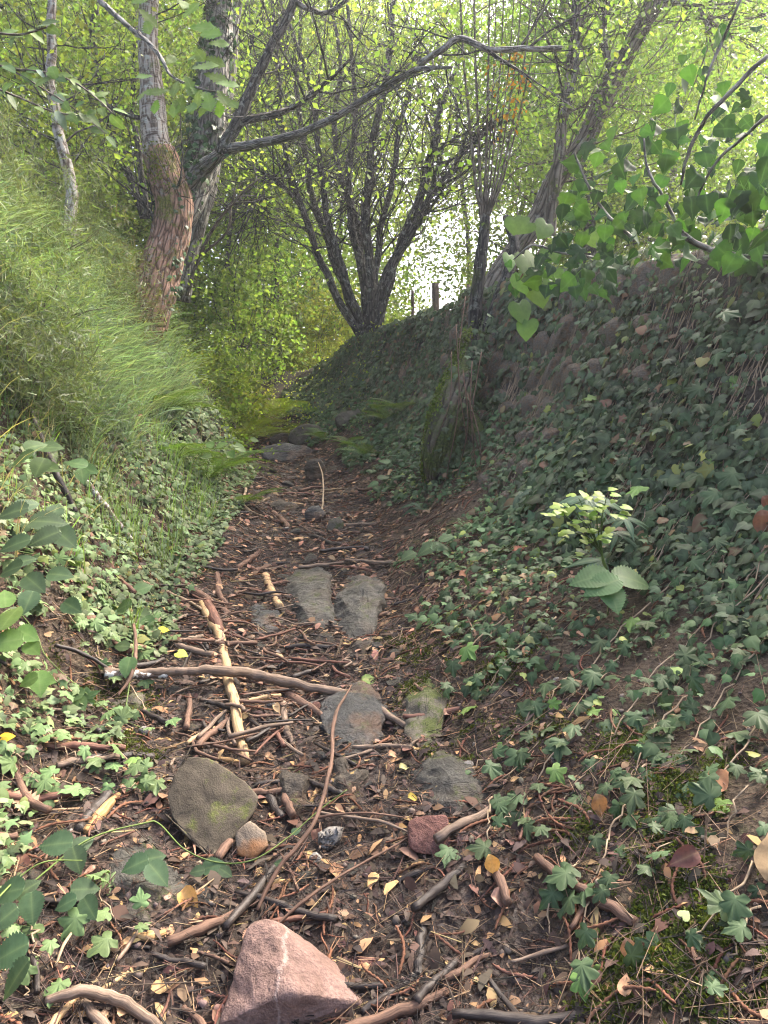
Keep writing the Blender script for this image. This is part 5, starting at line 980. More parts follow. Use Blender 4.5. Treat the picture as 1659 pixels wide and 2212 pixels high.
bedrock('dark wet bedrock left of the grey slate pair', [(540, 1330), (560, 1296), (592, 1292), (606, 1330), (592, 1370), (555, 1368)], [(565, 1320, .03), (588, 1325, .04)], R_WET)
bedrock('low grey rock below the grey slate pair', [(742, 1402), (770, 1374), (806, 1372), (818, 1402), (795, 1424), (760, 1424)], [(770, 1392, .04), (798, 1390, .04)], R_BROWN)
bedrock('mossy rock lip on the right edge of the path', [(866, 1560), (890, 1498), (932, 1468), (964, 1510), (954, 1585), (910, 1632), (878, 1612)], [(905, 1530, .03), (935, 1515, .03), (915, 1580, .02)], R_MOSSSTONE)
slab_rock('boulder', 'dark mossy stone on the bank beyond the boulder', [(720, 905), (740, 885), (775, 882), (790, 900), (770, 920), (735, 922)], R_MOSSSTONE, Yg(755, 922), .3, .4, noise=.02, bevel=.03)
slab_rock('rock', 'flat dark red stone just right of the pink rock', [(742, 2075), (765, 2062), (820, 2068), (842, 2085), (815, 2102), (755, 2098)], R_RED, Yg(790, 2102), .05, .8, noise=.006, bevel=.01)

# ---------------------------------------------------------------- sticks and branches on the ground
LAND = []   # landmarks for describing the small things: (name, x, y)
for nm, px, py in [('pink rock', 620, 2190), ('mossy stone slab', 460, 1830), ('dark red stone', 925, 1850), ('grey slate boulders', 730, 1370), ('round boulder', 682, 1040), ('peeled pole', 510, 1540), ('fallen branch', 420, 1460), ('brown boulder', 635, 1740), ('slate outcrop', 975, 1740), ('wet bedrock', 765, 1620), ('oak leaf', 60, 1750), ('bramble shoot', 330, 1880),
                   ('stone step', 620, 998), ('seedling', 1310, 1320), ('spurge', 1290, 1230), ('mossy stump', 950, 1030), ('flat slab', 615, 1108), ('moss cushion', 1450, 1990), ('slate ledge', 310, 1960), ('dark upright stick', 910, 2050), ('bottom left corner', 60, 2180), ('bottom right corner', 1500, 2190), ('lower path edge', 1100, 2000), ('ivy runners', 1250, 1650), ('dock leaves', 930, 1190), ('mid-path stones', 690, 1130)]:
    g = gp(px, py); LAND.append((nm, g[0], g[1]))
def near(p):
    k = min(LAND, key=lambda l: math.hypot(l[1] - p[0], l[2] - p[1])); d = p - np.array([k[1], k[2], p[2]])
    rel = ('to the right of' if d[0] > 0 else 'to the left of') if abs(d[0]) > abs(d[1]) else ('beyond' if d[1] > 0 else 'in front of')
    return f'{rel} the {k[0]}' if math.hypot(d[0], d[1]) > .1 else f'beside the {k[0]}'
def stick_mesh(P, r, mat, rough=.18, sides=8, knots=0, per=5):
    S = spline(np.asarray(P, float), per); n = len(S); R = np.interp(np.linspace(0, 1, n), np.linspace(0, 1, len(np.atleast_1d(r))), np.atleast_1d(r))
    S = S + np.stack([vnoise(np.arange(n) * (4.0 / per) + RNG.uniform(0, 99), np.full(n, 1.0)) - .5 for _ in range(3)], -1) * R[:, None] * .5
    V, F, A = tube(S, R, sides, rough, True, 34); return new_mesh('stick', V, F, mat, None, True, {'bk': A}), S
def stick(label, pts, w, mat, name='stick', cat='stick', lift=0.0, group=None, sides=8):
    """pts: px, py[, lift in metres above the ground]; w: widths in px"""
    P = []; W = np.interp(np.linspace(0, 1, len(pts)), np.linspace(0, 1, len(np.atleast_1d(w))), np.atleast_1d(w)); R = []
    for q, ww in zip(pts, W):
        g = gp(q[0], q[1]); r = px2m(g, ww) / 2; l = q[2] if len(q) > 2 else 0
        if l: g = gp(q[0], q[1], l); 
        P.append(g + np.array([0, -.3 * r, r * .7 + lift])); R.append(r)
    me, S = stick_mesh(P, R, mat, .24, sides + 2, 0, 9); c = Vector(S[0]); o = link(name, me); me.transform(Matrix.Translation(-c)); o.location = c; tag(o, label, cat, group); return o
stick('peeled tan pole lying up the path under the crossing branch', [(437, 1308), (455, 1348), (477, 1382), (490, 1450), (510, 1540), (530, 1652)], [18, 20, 22, 22, 23, 22], W_TAN, 'pole')
stick('grey crooked branch lying across the path over the peeled pole', [(225, 1455, .05), (290, 1457, .06), (360, 1458, .06), (410, 1453, .07), (480, 1455, .08), (560, 1464, .06), (640, 1484, .05), (745, 1502, .02)], [15, 17, 18, 17, 21, 22, 20, 15], W_GREY, 'fallen_branch', 'branch')
stick('lichen-spotted end of a branch under the left ivy', [(228, 1462, .06), (290, 1463, .06), (365, 1462, .05)], [17, 19, 18], W_LICH, 'fallen_branch', 'branch')
stick('brown stick slanting down from the left bank foot', [(375, 1255), (430, 1290), (500, 1335)], [18, 20, 17], W_BROWN)
stick('thinner brown stick continuing towards the wet bedrock', [(505, 1340), (555, 1370), (610, 1402)], [12, 10, 8], W_BROWN)
stick('short pale log with a cut end left of the slate boulders', [(574, 1250), (588, 1280), (606, 1318)], [17, 19, 18], W_TAN, 'log', 'log')
stick('short brown stick above the short pale log', [(470, 1245), (474, 1285), (492, 1312)], [14, 15, 10], W_BROWN)
stick('reddish bark-covered stick above the pole', [(448, 1308), (463, 1345), (478, 1378)], [22, 24, 22], W_RED)
stick('short brown stick at the top of the litter', [(512, 1232), (540, 1212), (562, 1194)], [11, 12, 10], W_BROWN)
stick('stubby brown stick lying crosswise near the slate boulders', [(548, 1240), (575, 1232), (600, 1224)], [13, 15, 14], W_BROWN)
stick('curved dark branch across the bottom left corner', [(100, 2168, .03), (170, 2146, .05), (240, 2158, .04), (300, 2190, .03), (350, 2225, .02)], [18, 25, 24, 22, 18], W_GREY, 'fallen_branch', 'branch')
stick('dark upright stick at the bottom right of the path', [(922, 1945), (912, 2010), (906, 2070), (902, 2110)], [18, 21, 22, 22], W_DARK)
stick('black stick slanting below the dark red stone', [(962, 1866), (900, 1890), (828, 1925)], [12, 14, 14], W_DARK)
stick('short grey stick right of the dark upright stick', [(1000, 2072), (1040, 2055), (1082, 2036)], [11, 15, 13], W_DARK)
stick('long thin arching stem leaning over the middle of the path', [(556, 1968, .02), (600, 1882, .08), (650, 1822, .12), (690, 1750, .16), (715, 1650, .18), (724, 1550, .16), (760, 1480, .1)], [9, 9, 9, 8, 8, 7, 3], W_BROWN, 'bare_twig', sides=6)
stick('long thin stem slanting right of the pink rock', [(600, 2000, .06), (660, 1945, .08), (740, 1890, .07), (840, 1835, .05), (900, 1800, .03)], [7, 7, 6, 5, 4], W_BROWN, 'bare_twig', sides=6)
stick('shredded brown log below the fallen branch', [(602, 1492), (645, 1520), (700, 1552)], [16, 24, 12], W_BROWN, 'log', 'log')
stick('dark upright stick under the shredded log', [(612, 1520), (618, 1575), (634, 1615)], [14, 16, 12], W_GREY)
stick('black wet log right of the mossy stone', [(556, 1685), (582, 1730), (612, 1772)], [15, 20, 18], W_DARK, 'log', 'log')
stick('dark stick standing behind the mossy stone on its left', [(342, 1660), (330, 1700), (318, 1745)], [15, 19, 18], W_DARK)
stick('dark log left of the mossy stone', [(180, 1642), (250, 1640), (332, 1638)], [14, 19, 17], W_DARK, 'log', 'log')
stick('rotten orange log above the bramble leaves', [(186, 1805), (215, 1770), (256, 1722)], [18, 26, 14], W_ROT, 'log', 'log')
stick('black log under the rotten orange log', [(170, 1800), (205, 1755), (240, 1715)], [22, 26, 22], W_DARK, 'log', 'log')
stick('dark leaning stick on the upper left bank', [(62, 880, .12), (98, 970, .14), (130, 1040, .12), (165, 1112, .06)], [10, 13, 14, 12], W_DARK)
stick('lichened stick lower on the left bank', [(185, 1042, .08), (230, 1102, .08), (285, 1172, .05)], [12, 14, 11], W_LICH)
stick('dark stick on the bank left of the lichened branch', [(120, 1395, .06), (180, 1415, .06), (240, 1450, .05)], [8, 9, 7], W_DARK)
stick('pale barkless stick right of the path beneath the stump', [(826, 1076), (834, 1050), (844, 1020)], [10, 11, 9], W_TAN)
stick('pale forked root at the left edge of the path', [(532, 1058), (526, 1090), (545, 1112), (570, 1118)], [6, 8, 10, 6], W_PALE, 'root', 'root')
stick('thin pale root joining the forked root', [(530, 1098), (555, 1090), (582, 1078)], [7, 8, 5], W_PALE, 'root', 'root')
stick('short thick root end below the forked root', [(590, 1112), (610, 1128), (622, 1145)], [12, 14, 13], W_BROWN, 'root', 'root')
stick('dark root running across the path in mid distance', [(625, 1140), (680, 1165), (730, 1182), (795, 1190)], [8, 12, 13, 10], W_DARK, 'root', 'root')
stick('short brown root above the dark root', [(655, 1140), (685, 1150), (705, 1160)], [6, 8, 6], W_BROWN, 'root', 'root')
stick('knobbly brown stick near the dark root', [(705, 1142), (722, 1150), (738, 1166)], [8, 13, 10], W_BROWN)
stick('long pale stick lying across the path at mid distance', [(628, 1082), (670, 1065), (740, 1058)], [4, 6, 5], W_PALE)
stick('thin upright twig in the middle of the path', [(692, 1118, .04), (698, 1080, .12), (697, 1030, .2), (688, 1000, .25)], [4, 4, 3, 2], W_PALE, 'bare_twig', sides=5)
stick('thin root winding along the left bank foot', [(250, 1240), (330, 1275), (400, 1305), (470, 1345)], [7, 8, 7, 5], W_PALE, 'root', 'root', .02)
stick('second thin root along the left bank foot', [(265, 1255), (340, 1300), (420, 1330), (520, 1385), (600, 1420)], [6, 6, 6, 5, 4], W_BROWN, 'root', 'root', .02)
stick('third thin root crossing to the slate boulders', [(300, 1320), (380, 1335), (470, 1370), (560, 1400)], [5, 6, 6, 4], W_RED, 'root', 'root', .02)
stick('forked bare twig hanging over the mossy stone', [(290, 1350, .12), (294, 1410, .12), (285, 1460, .1), (255, 1505, .06)], [6, 8, 8, 5], W_BROWN, 'bare_twig', sides=6)
stick('reddish stick under the ivy right of the lichened branch', [(345, 1375), (410, 1392), (470, 1400)], [10, 13, 10], W_RED)
stick('pale stick half buried on the left bank foot', [(138, 1345), (200, 1365), (245, 1378)], [9, 11, 8], W_TAN)
stick('pale fibrous stick near the rotten log', [(190, 1618), (240, 1595), (300, 1570)], [7, 8, 6], W_TAN)
stick('yellow split wood beside the pole end', [(460, 1640), (490, 1645), (520, 1650)], [8, 13, 9], W_ROT, 'wood_chip', 'wood chip')
stick('thin stem bowing above the dark red stone', [(655, 1775, .04), (720, 1762, .07), (800, 1758, .07), (880, 1768, .04)], [5, 5, 5, 3], W_BROWN, 'bare_twig', sides=6)
stick('grey thin stem crossing above the dark red stone', [(690, 1757, .03), (770, 1768, .03), (830, 1778, .03), (885, 1800, .03)], [6, 7, 7, 5], W_GREY, 'bare_twig', sides=6)
stick('pale splintered chip right of the brown boulder', [(668, 1742), (678, 1722), (690, 1700)], [8, 12, 10], W_ROT, 'wood_chip', 'wood chip')
stick('layered rotten wood left of the pink rock', [(540, 1918), (590, 1912), (636, 1902)], [10, 15, 9], W_ROT, 'wood_chip', 'wood chip')
stick('orange rotten wood at the lower left', [(290, 2022), (325, 2028), (356, 2020)], [12, 22, 14], W_ROT, 'wood_chip', 'wood chip')
stick('pale broken stick above the curved dark branch', [(210, 2145), (245, 2125), (278, 2102)], [8, 11, 9], W_TAN)
stick('orange rotten chip against the mossy stone', [(310, 1780), (340, 1772), (372, 1772)], [9, 12, 8], W_ROT, 'wood_chip', 'wood chip')
stick('red-brown stick at the lower middle left of the pink rock', [(365, 2032), (405, 2022), (450, 2008)], [9, 11, 9], W_RED)
stick('thin pale stem on the far left bank foot', [(120, 2090, .03), (140, 2040, .05), (160, 2010, .04)], [6, 7, 5], W_PALE, 'bare_twig', sides=6)
stick('dark stick across the lower left below the brambles', [(175, 2047), (250, 2045), (325, 2050)], [8, 10, 8], W_DARK)
stick('black stick left of the dark upright stick', [(780, 2190), (830, 2160), (890, 2120)], [18, 20, 16], W_DARK)
stick('split pale stick left of the dark upright stick', [(712, 1905), (718, 1935), (714, 1972)], [9, 13, 9], W_TAN)

WOODS = [(W_GREY, 'grey'), (W_BROWN, 'brown'), (W_DARK, 'black'), (W_RED, 'red-brown'), (W_TAN, 'pale'), (W_BROWN, 'brown'), (W_DARK, 'black')]
def path_xy(n, ylo=1.45, yhi=9.5, wl=.25, wr=.2, bias=1.8):
    y = ylo + (yhi - ylo) * RNG.random(n) ** bias; a, b = xl_(y) - wl - np.interp(y, [1.5, 2.5, 3.8, 4.6], [.35, .35, .2, 0]), xr_(y) + wr; return a + (b - a) * RNG.random(n), y
X_, Y_ = path_xy(290, 1.5, 8.5, .45, .1, 1.5)
for x, y in zip(X_, Y_):
    m, cn = WOODS[RNG.choice(7, p=[.2, .2, .19, .12, .05, .12, .12])]; L = float(np.clip(RNG.lognormal(-1.65, .45), .08, .42)); a = RNG.uniform(0, math.pi); r = L * RNG.uniform(.02, .07); r = min(r, .014)
    t = np.linspace(-.5, .5, 4); q = np.stack([x + t * L * math.cos(a), y + t * L * math.sin(a) * .8, 0 * t], -1) + RNG.normal(size=(4, 3)) * [.015 * L, .015 * L, 0]
    q[:, 2] = H(q[:, 0], q[:, 1]).mean() * .5 + H(q[:, 0], q[:, 1]) * .5 + r * .8 + .012
    me, S = stick_mesh(q, [r, r * 1.1, r * .8], m, .38, 7, 0, 4); o = link('stick', me); c = Vector(S[0]); me.transform(Matrix.Translation(-c)); o.location = c
    sz = 'long' if L > .25 else ('short' if L < .14 else ('stout' if r > .006 else 'thin')); tag(o, f'{sz} {cn} stick in the path litter {near(q[1])}', 'stick', 'small sticks strewn over the path')

# short dark pieces heaped where the pole and the branch cross
for k in range(70):
    g = gp(RNG.uniform(380, 760), RNG.uniform(1290, 1640)); L = RNG.uniform(.12, .34); a_ = RNG.uniform(-.9, .9) + (math.pi / 2 if RNG.random() < .35 else 0); r = RNG.uniform(.004, .009); t = np.linspace(-.5, .5, 4); m, cn = WOODS[RNG.choice(7, p=[.18, .2, .22, .1, .05, .1, .15])]
    q = np.stack([g[0] + t * L * math.cos(a_), g[1] + t * L * math.sin(a_), 0 * t], -1) + RNG.normal(size=(4, 3)) * [.012, .012, 0]; q[:, 2] = H(q[:, 0], q[:, 1]).mean() * .6 + H(q[:, 0], q[:, 1]) * .4 + r + RNG.uniform(.01, .04)
    me, S = stick_mesh(q, [r, r * 1.1, r * .7], m, .2, 6, 0, 3); o = link('stick', me); c = Vector(S[0]); me.transform(Matrix.Translation(-c)); o.location = c
    tag(o, f'{"long" if L > .25 else "short"} {cn} stick in the heap {near(q[1])}', 'stick', 'sticks heaped around the crossing branch')
# ---- twig litter, needles and crumbs: uncountable
TW = []
for k in range(4):
    S = np.array([[-.5, 0, 0], [-.1, .05 * (k - 1.5), .02], [.5, -.03 * k, 0]])[[0, 2]]; V, F, A = tube(S, [.5, .38], 3, 0, False)
    axis = np.repeat(S, 3, 0); U = axis + (V - axis) * np.array([0, .02, .02]) * 1.0; TW.append((U, F, np.zeros(len(U))))
acc = Acc(); x, y = path_xy(30000, 1.35, 12.5, .45, .4, 1.7); n = len(x); a = RNG.uniform(0, 2 * np.pi, n); L = np.clip(RNG.lognormal(-2.75, .55, n), .02, .3)
N = norm(HN(x, y, .08) + rand_dirs(n) * .25); D = np.stack([np.cos(a), np.sin(a), 0 * a], -1); P = np.stack([x, y, H(x, y) + RNG.uniform(.002, .03, n)], -1)
C = vary((.07, .046, .034), n, .55, .12); q = RNG.random(n); C[q < .45] = vary((.017, .0135, .012), int((q < .45).sum()), .4); C[q > .9] = vary((.25, .165, .095), int((q > .9).sum()), .3)
thick = RNG.uniform(.7, 2.4, n)
R = frames(N, D, L); R[:, :, 1] *= (thick * .08 / L)[:, None]; R[:, :, 2] *= (thick * .08 / L)[:, None]
for k in range(4): s = RNG.integers(0, 4, n) == k; acc.scatter(TW[k], R[s], P[s], C[s])
M_LIT = NT('litter_fragments'); c_ = M_LIT.attr('col'); M_LIT = M_LIT.done(M_LIT.bsdf(c_, .75, .25))
tag(link('twig_litter', acc.mesh('twig_litter', M_LIT)), 'mat of broken twigs and needles covering the path', 'litter', None, 'stuff')
# coarser pieces farther up the path, where only the larger ones show
acc = Acc(); x, y = path_xy(9000, 3.5, 13.5, .15, .5, 1.1); n = len(x); a = RNG.uniform(0, 2 * np.pi, n); L = np.clip(RNG.lognormal(-2.3, .5, n), .04, .4)
N = norm(HN(x, y, .08) + rand_dirs(n) * .2); D = np.stack([np.cos(a), np.sin(a) * .7, 0 * a], -1); P = np.stack([x, y, H(x, y) + RNG.uniform(.004, .03, n)], -1); th = RNG.uniform(1.2, 3.2, n)
C = vary((.11, .072, .052), n, .6, .12); q = RNG.random(n); C[q < .35] = vary((.02, .015, .013), int((q < .35).sum()), .4); C[q > .9] = vary((.26, .18, .11), int((q > .9).sum()), .3)
R = frames(N, D, L); R[:, :, 1] *= (th * .08 / L)[:, None]; R[:, :, 2] *= (th * .08 / L)[:, None]
for k in range(4): s = RNG.integers(0, 4, n) == k; acc.scatter(TW[k], R[s], P[s], C[s])
x, y = path_xy(2600, 3.5, 13.5, .2, .9, 1.1); n = len(x); C = vary((.24, .14, .085), n, .45, .12); acc.scatter(CHIP, frames(norm(HN(x, y) + rand_dirs(n) * .45), rand_dirs(n), RNG.uniform(.025, .07, n)), np.stack([x, y, H(x, y) + .015], -1), C)
tag(link('twig_litter', acc.mesh('twig_litter', M_LIT)), 'twigs and leaf scraps on the far stretch of the path', 'litter', None, 'stuff')
# an extra mat of finer pieces close by, where every piece shows
acc = Acc(); x, y = path_xy(14000, 1.4, 4.2, .35, .5, 1.25); n = len(x); a = RNG.uniform(0, 2 * np.pi, n); L = np.clip(RNG.lognormal(-3.1, .5, n), .015, .16)
N = norm(HN(x, y, .08) + rand_dirs(n) * .35); D = np.stack([np.cos(a), np.sin(a), 0 * a], -1); P = np.stack([x, y, H(x, y) + RNG.uniform(.001, .022, n)], -1); th = RNG.uniform(.4, 1.6, n)
C = vary((.10, .058, .038), n, .6, .12); q = RNG.random(n); C[q < .4] = vary((.022, .016, .013), int((q < .4).sum()), .4); C[q > .93] = vary((.3, .2, .11), int((q > .93).sum()), .3)
R = frames(N, D, L); R[:, :, 1] *= (th * .08 / L)[:, None]; R[:, :, 2] *= (th * .08 / L)[:, None]
for k in range(4): s = RNG.integers(0, 4, n) == k; acc.scatter(TW[k], R[s], P[s], C[s])
n = 9000; x, y = path_xy(n, 1.4, 4.8, .4, .5, 1.25); a = RNG.uniform(0, 2 * np.pi, n); N = norm(HN(x, y, .08) + rand_dirs(n) * .4); D = np.stack([np.cos(a), np.sin(a), 0 * a], -1); C = vary((.05, .034, .026), n, .6, .12); q = RNG.random(n); C[q > .85] = vary((.3, .18, .08), int((q > .85).sum()), .35)
acc.scatter(CHIP, frames(N, D, np.clip(RNG.lognormal(-3.5, .45, n), .012, .08), .55), np.stack([x, y, H(x, y) + .006], -1), C)
tag(link('bark_litter', acc.mesh('bark_litter', M_LIT)), 'mat of bark flakes and fine twig pieces on the near path', 'litter', None, 'stuff')
# the same litter thinner on both banks
acc = Acc(); n = 6500; y = RNG.uniform(1.4, 9, n); side = RNG.random(n) < .5; x = np.where(side, xl_(y) - RNG.uniform(0, 1.3, n), xr_(y) + (xw_(y) - xr_(y)) * RNG.random(n)); a = np.where(side, .6, .9) + RNG.normal(size=n) * .7
N = norm(HN(x, y, .08) + rand_dirs(n) * .2); D = np.stack([np.cos(a), np.sin(a), 0 * a], -1); P = np.stack([x, y, H(x, y) + RNG.uniform(.004, .05, n)], -1); L = np.clip(RNG.lognormal(-2.3, .6, n), .03, .45)
C = vary((.15, .10, .06), n, .5, .1); R = frames(N, D, L); th = RNG.uniform(.7, 1.8, n); R[:, :, 1] *= (th * .08 / L)[:, None]; R[:, :, 2] *= (th * .08 / L)[:, None]; acc.scatter(TW[1], R, P, C)
tag(link('twig_litter', acc.mesh('twig_litter', M_LIT)), 'thin stems and dry stalks strewn under the ivy of both banks', 'litter', None, 'stuff')
acc = Acc(); x, y = path_xy(9000, 1.35, 9, .5, .5, 1.7); n = len(x); N = norm(HN(x, y) + rand_dirs(n) * .5); P = np.stack([x, y, H(x, y) + .008], -1)
C = vary((.11, .066, .044), n, .5, .15); q = RNG.random(n); C[q > .8] = vary((.30, .19, .10), int((q > .8).sum()), .3); C[q < .3] = vary((.045, .028, .022), int((q < .3).sum()), .3)
acc.scatter(CHIP, frames(N, rand_dirs(n), np.clip(RNG.lognormal(-3.75, .5, n), .008, .07)), P, C); tag(link('leaf_litter', acc.mesh('leaf_litter', M_DEAD)), 'crumbled dead leaves and bark flakes over the path', 'litter', None, 'stuff')
V0, F0 = rock_shape(5, 1, 6, .6, .1); acc = Acc(); x, y = path_xy(3600, 1.35, 8, .3, .8, 1.7); n = len(x); N = norm(HN(x, y) + rand_dirs(n) * .7); s = np.clip(RNG.lognormal(-4.85, .5, n), .004, .02)
acc.scatter((V0 * [1, .75, .55], F0, np.zeros(len(V0))), frames(N, rand_dirs(n), s), np.stack([x, y, H(x, y) + s * .25], -1), vary((.13, .10, .08), n, .5, .1)); tag(link('gravel', acc.mesh('gravel', M_LIT)), 'small stones and soil crumbs in the path', 'gravel', None, 'stuff')
# stones one can pick out
SM = [[new_mesh('stone', *rock_shape(200 + k, 2, 9, .6, .07), m, None, False) for k in range(3)] for m in (R_GREY, R_BROWN, R_TAN, R_RED)]
X_, Y_ = path_xy(62, 1.5, 8.0, .1, .5, 1.4)
for x, y in zip(X_, Y_):
    c = RNG.integers(4); s = float(np.clip(RNG.lognormal(-3.75, .35), .014, .04)); R = frames(norm(HN(np.array([x]), np.array([y])) + rand_dirs(1) * .3), rand_dirs(1), s, .8, .65)[0]; p = np.array([x, y, float(H(x, y)) + s * .25])
    tag(place('stone', SM[c][RNG.integers(3)], R, p), f'{"tiny" if s < .022 else "small"} {["grey", "brown", "tan", "dark red"][c]} stone {near(p)}', 'stone', 'loose stones on the path')

# broken angular pieces of the bedrock in the gully
SH = [[new_mesh('stone', *rock_shape(300 + k, 3, 7, .35, .05, 3.0), m, None, False) for k in range(4)] for m in (R_SLATE, R_WET, R_BROWN)]
for px, py, w in [(610, 1250, 40), (665, 1215, 44), (740, 1240, 36), (845, 1290, 34), (700, 1390, 50), (650, 1385, 40), (820, 1400, 40), (730, 1440, 46), (790, 1450, 40), (690, 1640, 50), (840, 1560, 44), (850, 1480, 50), (850, 1420, 40), (560, 1400, 40), (600, 1450, 36), (870, 1660, 44), (800, 1700, 50), (680, 1700, 40), (580, 1290, 30), (640, 1150, 34), (600, 1165, 30),
                 (730, 1165, 26), (620, 1050, 30), (700, 1060, 26), (590, 1020, 30), (640, 1010, 24), (440, 1940, 60), (300, 1790, 50), (760, 1880, 40), (660, 1900, 46), (480, 1560, 50), (420, 1580, 44), (380, 1500, 40), (560, 1600, 36)]:
    g = gp(px, py); c = RNG.integers(3); s = px2m(g, w) * .5; R = frames(norm(HN(g[0:1], g[1:2]) + rand_dirs(1) * .35), rand_dirs(1), s, RNG.uniform(.6, .9), RNG.uniform(.4, .65))[0]; p = g + np.array([0, 0, s * .15])
    tag(place('stone', SH[c][RNG.integers(4)], R, p), f'{"small" if w < 38 else "angular"} {["grey slate", "dark wet slate", "brown slate"][c]} shard {near(p)}', 'stone', 'broken bedrock pieces in the gully of the path')
# ---- dried catkins: red-brown knobbly strings
def catkin(seed):
    r = np.random.default_rng(seed); x = np.linspace(-.5, .5, 18); ph = r.uniform(0, 6); S = np.stack([x, .10 * np.sin(x * 4 + ph), .03 * np.cos(x * 5)], -1); R = .034 * np.where(np.arange(18) % 2, 1.25, .7) * np.interp(np.abs(x), [0, .4, .5], [1, 1, .4])
    V, F, A = tube(S, R, 4, .35, False, 40); return V, F, np.zeros(len(V))
CK = [catkin(k) for k in range(4)]
M_CAT = NT('dried_catkin'); tc_ = M_CAT.n('ShaderNodeTexCoord').outputs['Object']; M_CAT = M_CAT.done(M_CAT.bsdf(M_CAT.mix(.6, M_CAT.attr('col'), M_CAT.ramp(M_CAT.noise(60, tc_, 3), [(.3, .4), (.7, 1.6)]), 'MULTIPLY'), .9, .15))
def lay(n, ylo, yhi, wl, wr, bias): x, y = path_xy(n, ylo, yhi, wl, wr, bias); return x, y
acc = Acc(); x, y = lay(1000, 1.4, 7.5, .3, .7, 1.3); n = len(x); N = norm(HN(x, y, .08) + rand_dirs(n) * .2); L = RNG.uniform(.06, .15, n); P = np.stack([x, y, H(x, y) + .014], -1); C = vary((.12, .058, .036), n, .45, .1); w = RNG.integers(0, 4, n)
for k in range(4): acc.scatter(CK[k], frames(N[w == k], rand_dirs(int((w == k).sum())), L[w == k]), P[w == k], C[w == k])
tag(link('catkin_litter', acc.mesh('catkin_litter', M_CAT, True)), 'countless dried red-brown catkins mixed into the litter', 'litter', None, 'stuff')
CM = [tmesh('catkin', T, M_CAT, (.15, .072, .043)) for T in CK]; x, y = lay(85, 1.5, 4.2, .25, .95, 1.1)
for x1, y1 in zip(x, y):
    p = np.array([x1, y1, float(H(x1, y1)) + .02]); L = RNG.uniform(.08, .17); R = frames(norm(HN(np.array([x1]), np.array([y1]), .08) + rand_dirs(1) * .15), rand_dirs(1), L)[0]
    tag(place('catkin', CM[RNG.integers(4)], R, p), f'{"long" if L > .13 else "short"} dried red-brown catkin {near(p)}', 'catkin', 'dried catkins lying on path and bank')

# ---- dead and yellow leaves
def dead(label, px, py, w, heading, T, col, up=(.0, -.45, .85), lift=.02, group=None):
    g = gp(px, py); p = g + np.array([0, -.02, lift]); a = math.radians(heading); D = np.array([[math.cos(a), .3 * math.sin(a), math.sin(a)]]); R = frames(norm(np.array([up])), D, px2m(p, w))[0]
    o = place('dead_leaf', tmesh('dead_leaf', T, M_DEAD, col), R, p - R[:, 0] * .5); tag(o, label, 'leaf', group or 'fallen leaves'); return o
dead('large pinkish-brown lobed oak leaf at the left edge', 60, 1752, 78, -30, OAK, (.42, .24, .16), lift=.05)
dead('big upright tan beech leaf on the right bank', 1546, 1712, 72, 35, BEECH, (.42, .23, .11), (-.1, -.85, .5), .05)
dead('huge brown leaf cut off by the right edge', 1655, 1885, 105, 80, BEECH, (.26, .165, .095), (-.2, -.85, .4), .05)
dead('orange curled leaf beside the layered slate', 413, 1950, 62, -50, CURLED, (.40, .20, .07))
dead('orange-tan pointed leaf left of the pink rock', 352, 2135, 42, 10, BEECH, (.42, .25, .12))
dead('orange leaf hanging from an ivy stem below the red stone', 1062, 1905, 50, -70, BEECH, (.48, .24, .08), (0, -.9, .3), .06)
dead('crumpled pale pink-brown leaf below the hanging orange leaf', 1085, 1948, 56, -20, CURLED, (.38, .23, .16))
dead('torn brown leaf on the bank left of the seedling', 1140, 1262, 48, 30, OAK, (.34, .21, .13))
dead('red-brown leaf under the spurge', 1120, 1190, 34, 200, OAK, (.25, .09, .05))
dead('dangling brown dead leaf at the right edge of the wall', 1640, 1185, 62, -90, CURLED, (.30, .16, .09), (-.2, -.9, .2), .1)
dead('small dead leaf beside the dangling one at the wall edge', 1650, 1140, 36, -60, CURLED, (.27, .13, .08), (-.2, -.9, .2), .1)
dead('brown drooping leaf caught in the runners of the right bank', 1140 + 150, 1770, 52, -80, CURLED, (.28, .15, .07), (0, -.8, .4), .05)
dead('curled brown leaf right of the dock leaves', 1005, 1248, 30, 20, CURLED, (.36, .18, .10))
dead('pinkish leaf on the mossy lip of the path', 970, 1545, 30, 40, CURLED, (.42, .25, .17))
dead('pale curled leaf on the right slate boulder', 815, 1318, 38, 30, CURLED, (.42, .25, .15))
dead('brown leaf behind the bramble in the lower left', 52, 1875, 55, -80, BEECH, (.22, .11, .07))
dead('dark curled leaf near the bottom right on the moss', 1430 + 40, 1885, 70, 200, CURLED, (.13, .06, .045), (0, -.7, .6), .05)
dead('tan dead leaf hanging on the moss at the bottom right', 1350, 2075, 50, -85, CURLED, (.32, .18, .12), (0, -.85, .4), .04)
dead('curled brown leaf at the far right below the moss', 1500, 2060, 48, 60, CURLED, (.27, .16, .11))
dead('yellow leaf in the ivy at the left edge', 26, 1622, 28, 20, IVYR, (.60, .45, .03), lift=.06)
dead('yellow leaf on the ivy beside the peeled pole', 358, 1383, 22, 0, IVYR, (.55, .46, .04), lift=.06)
dead('yellow-green leaf lying over the lichened branch', 398, 1455, 26, -30, IVYR, (.42, .48, .08), lift=.1)
dead('bright yellow-green leaf below the wet bedrock', 838, 1548, 36, -40, LANCE, (.26, .31, .07), lift=.03)
dead('pale yellow scrap above the slate outcrop', 873, 1662, 24, 30, CURLED, (.36, .33, .15))
dead('yellow rotted leaf left of the slate outcrop', 893, 1728, 26, 10, CURLED, (.42, .3, .06))
dead('green fallen leaf on the bedrock', 800, 1478, 40, 0, BEECH, (.13, .2, .05), lift=.03)
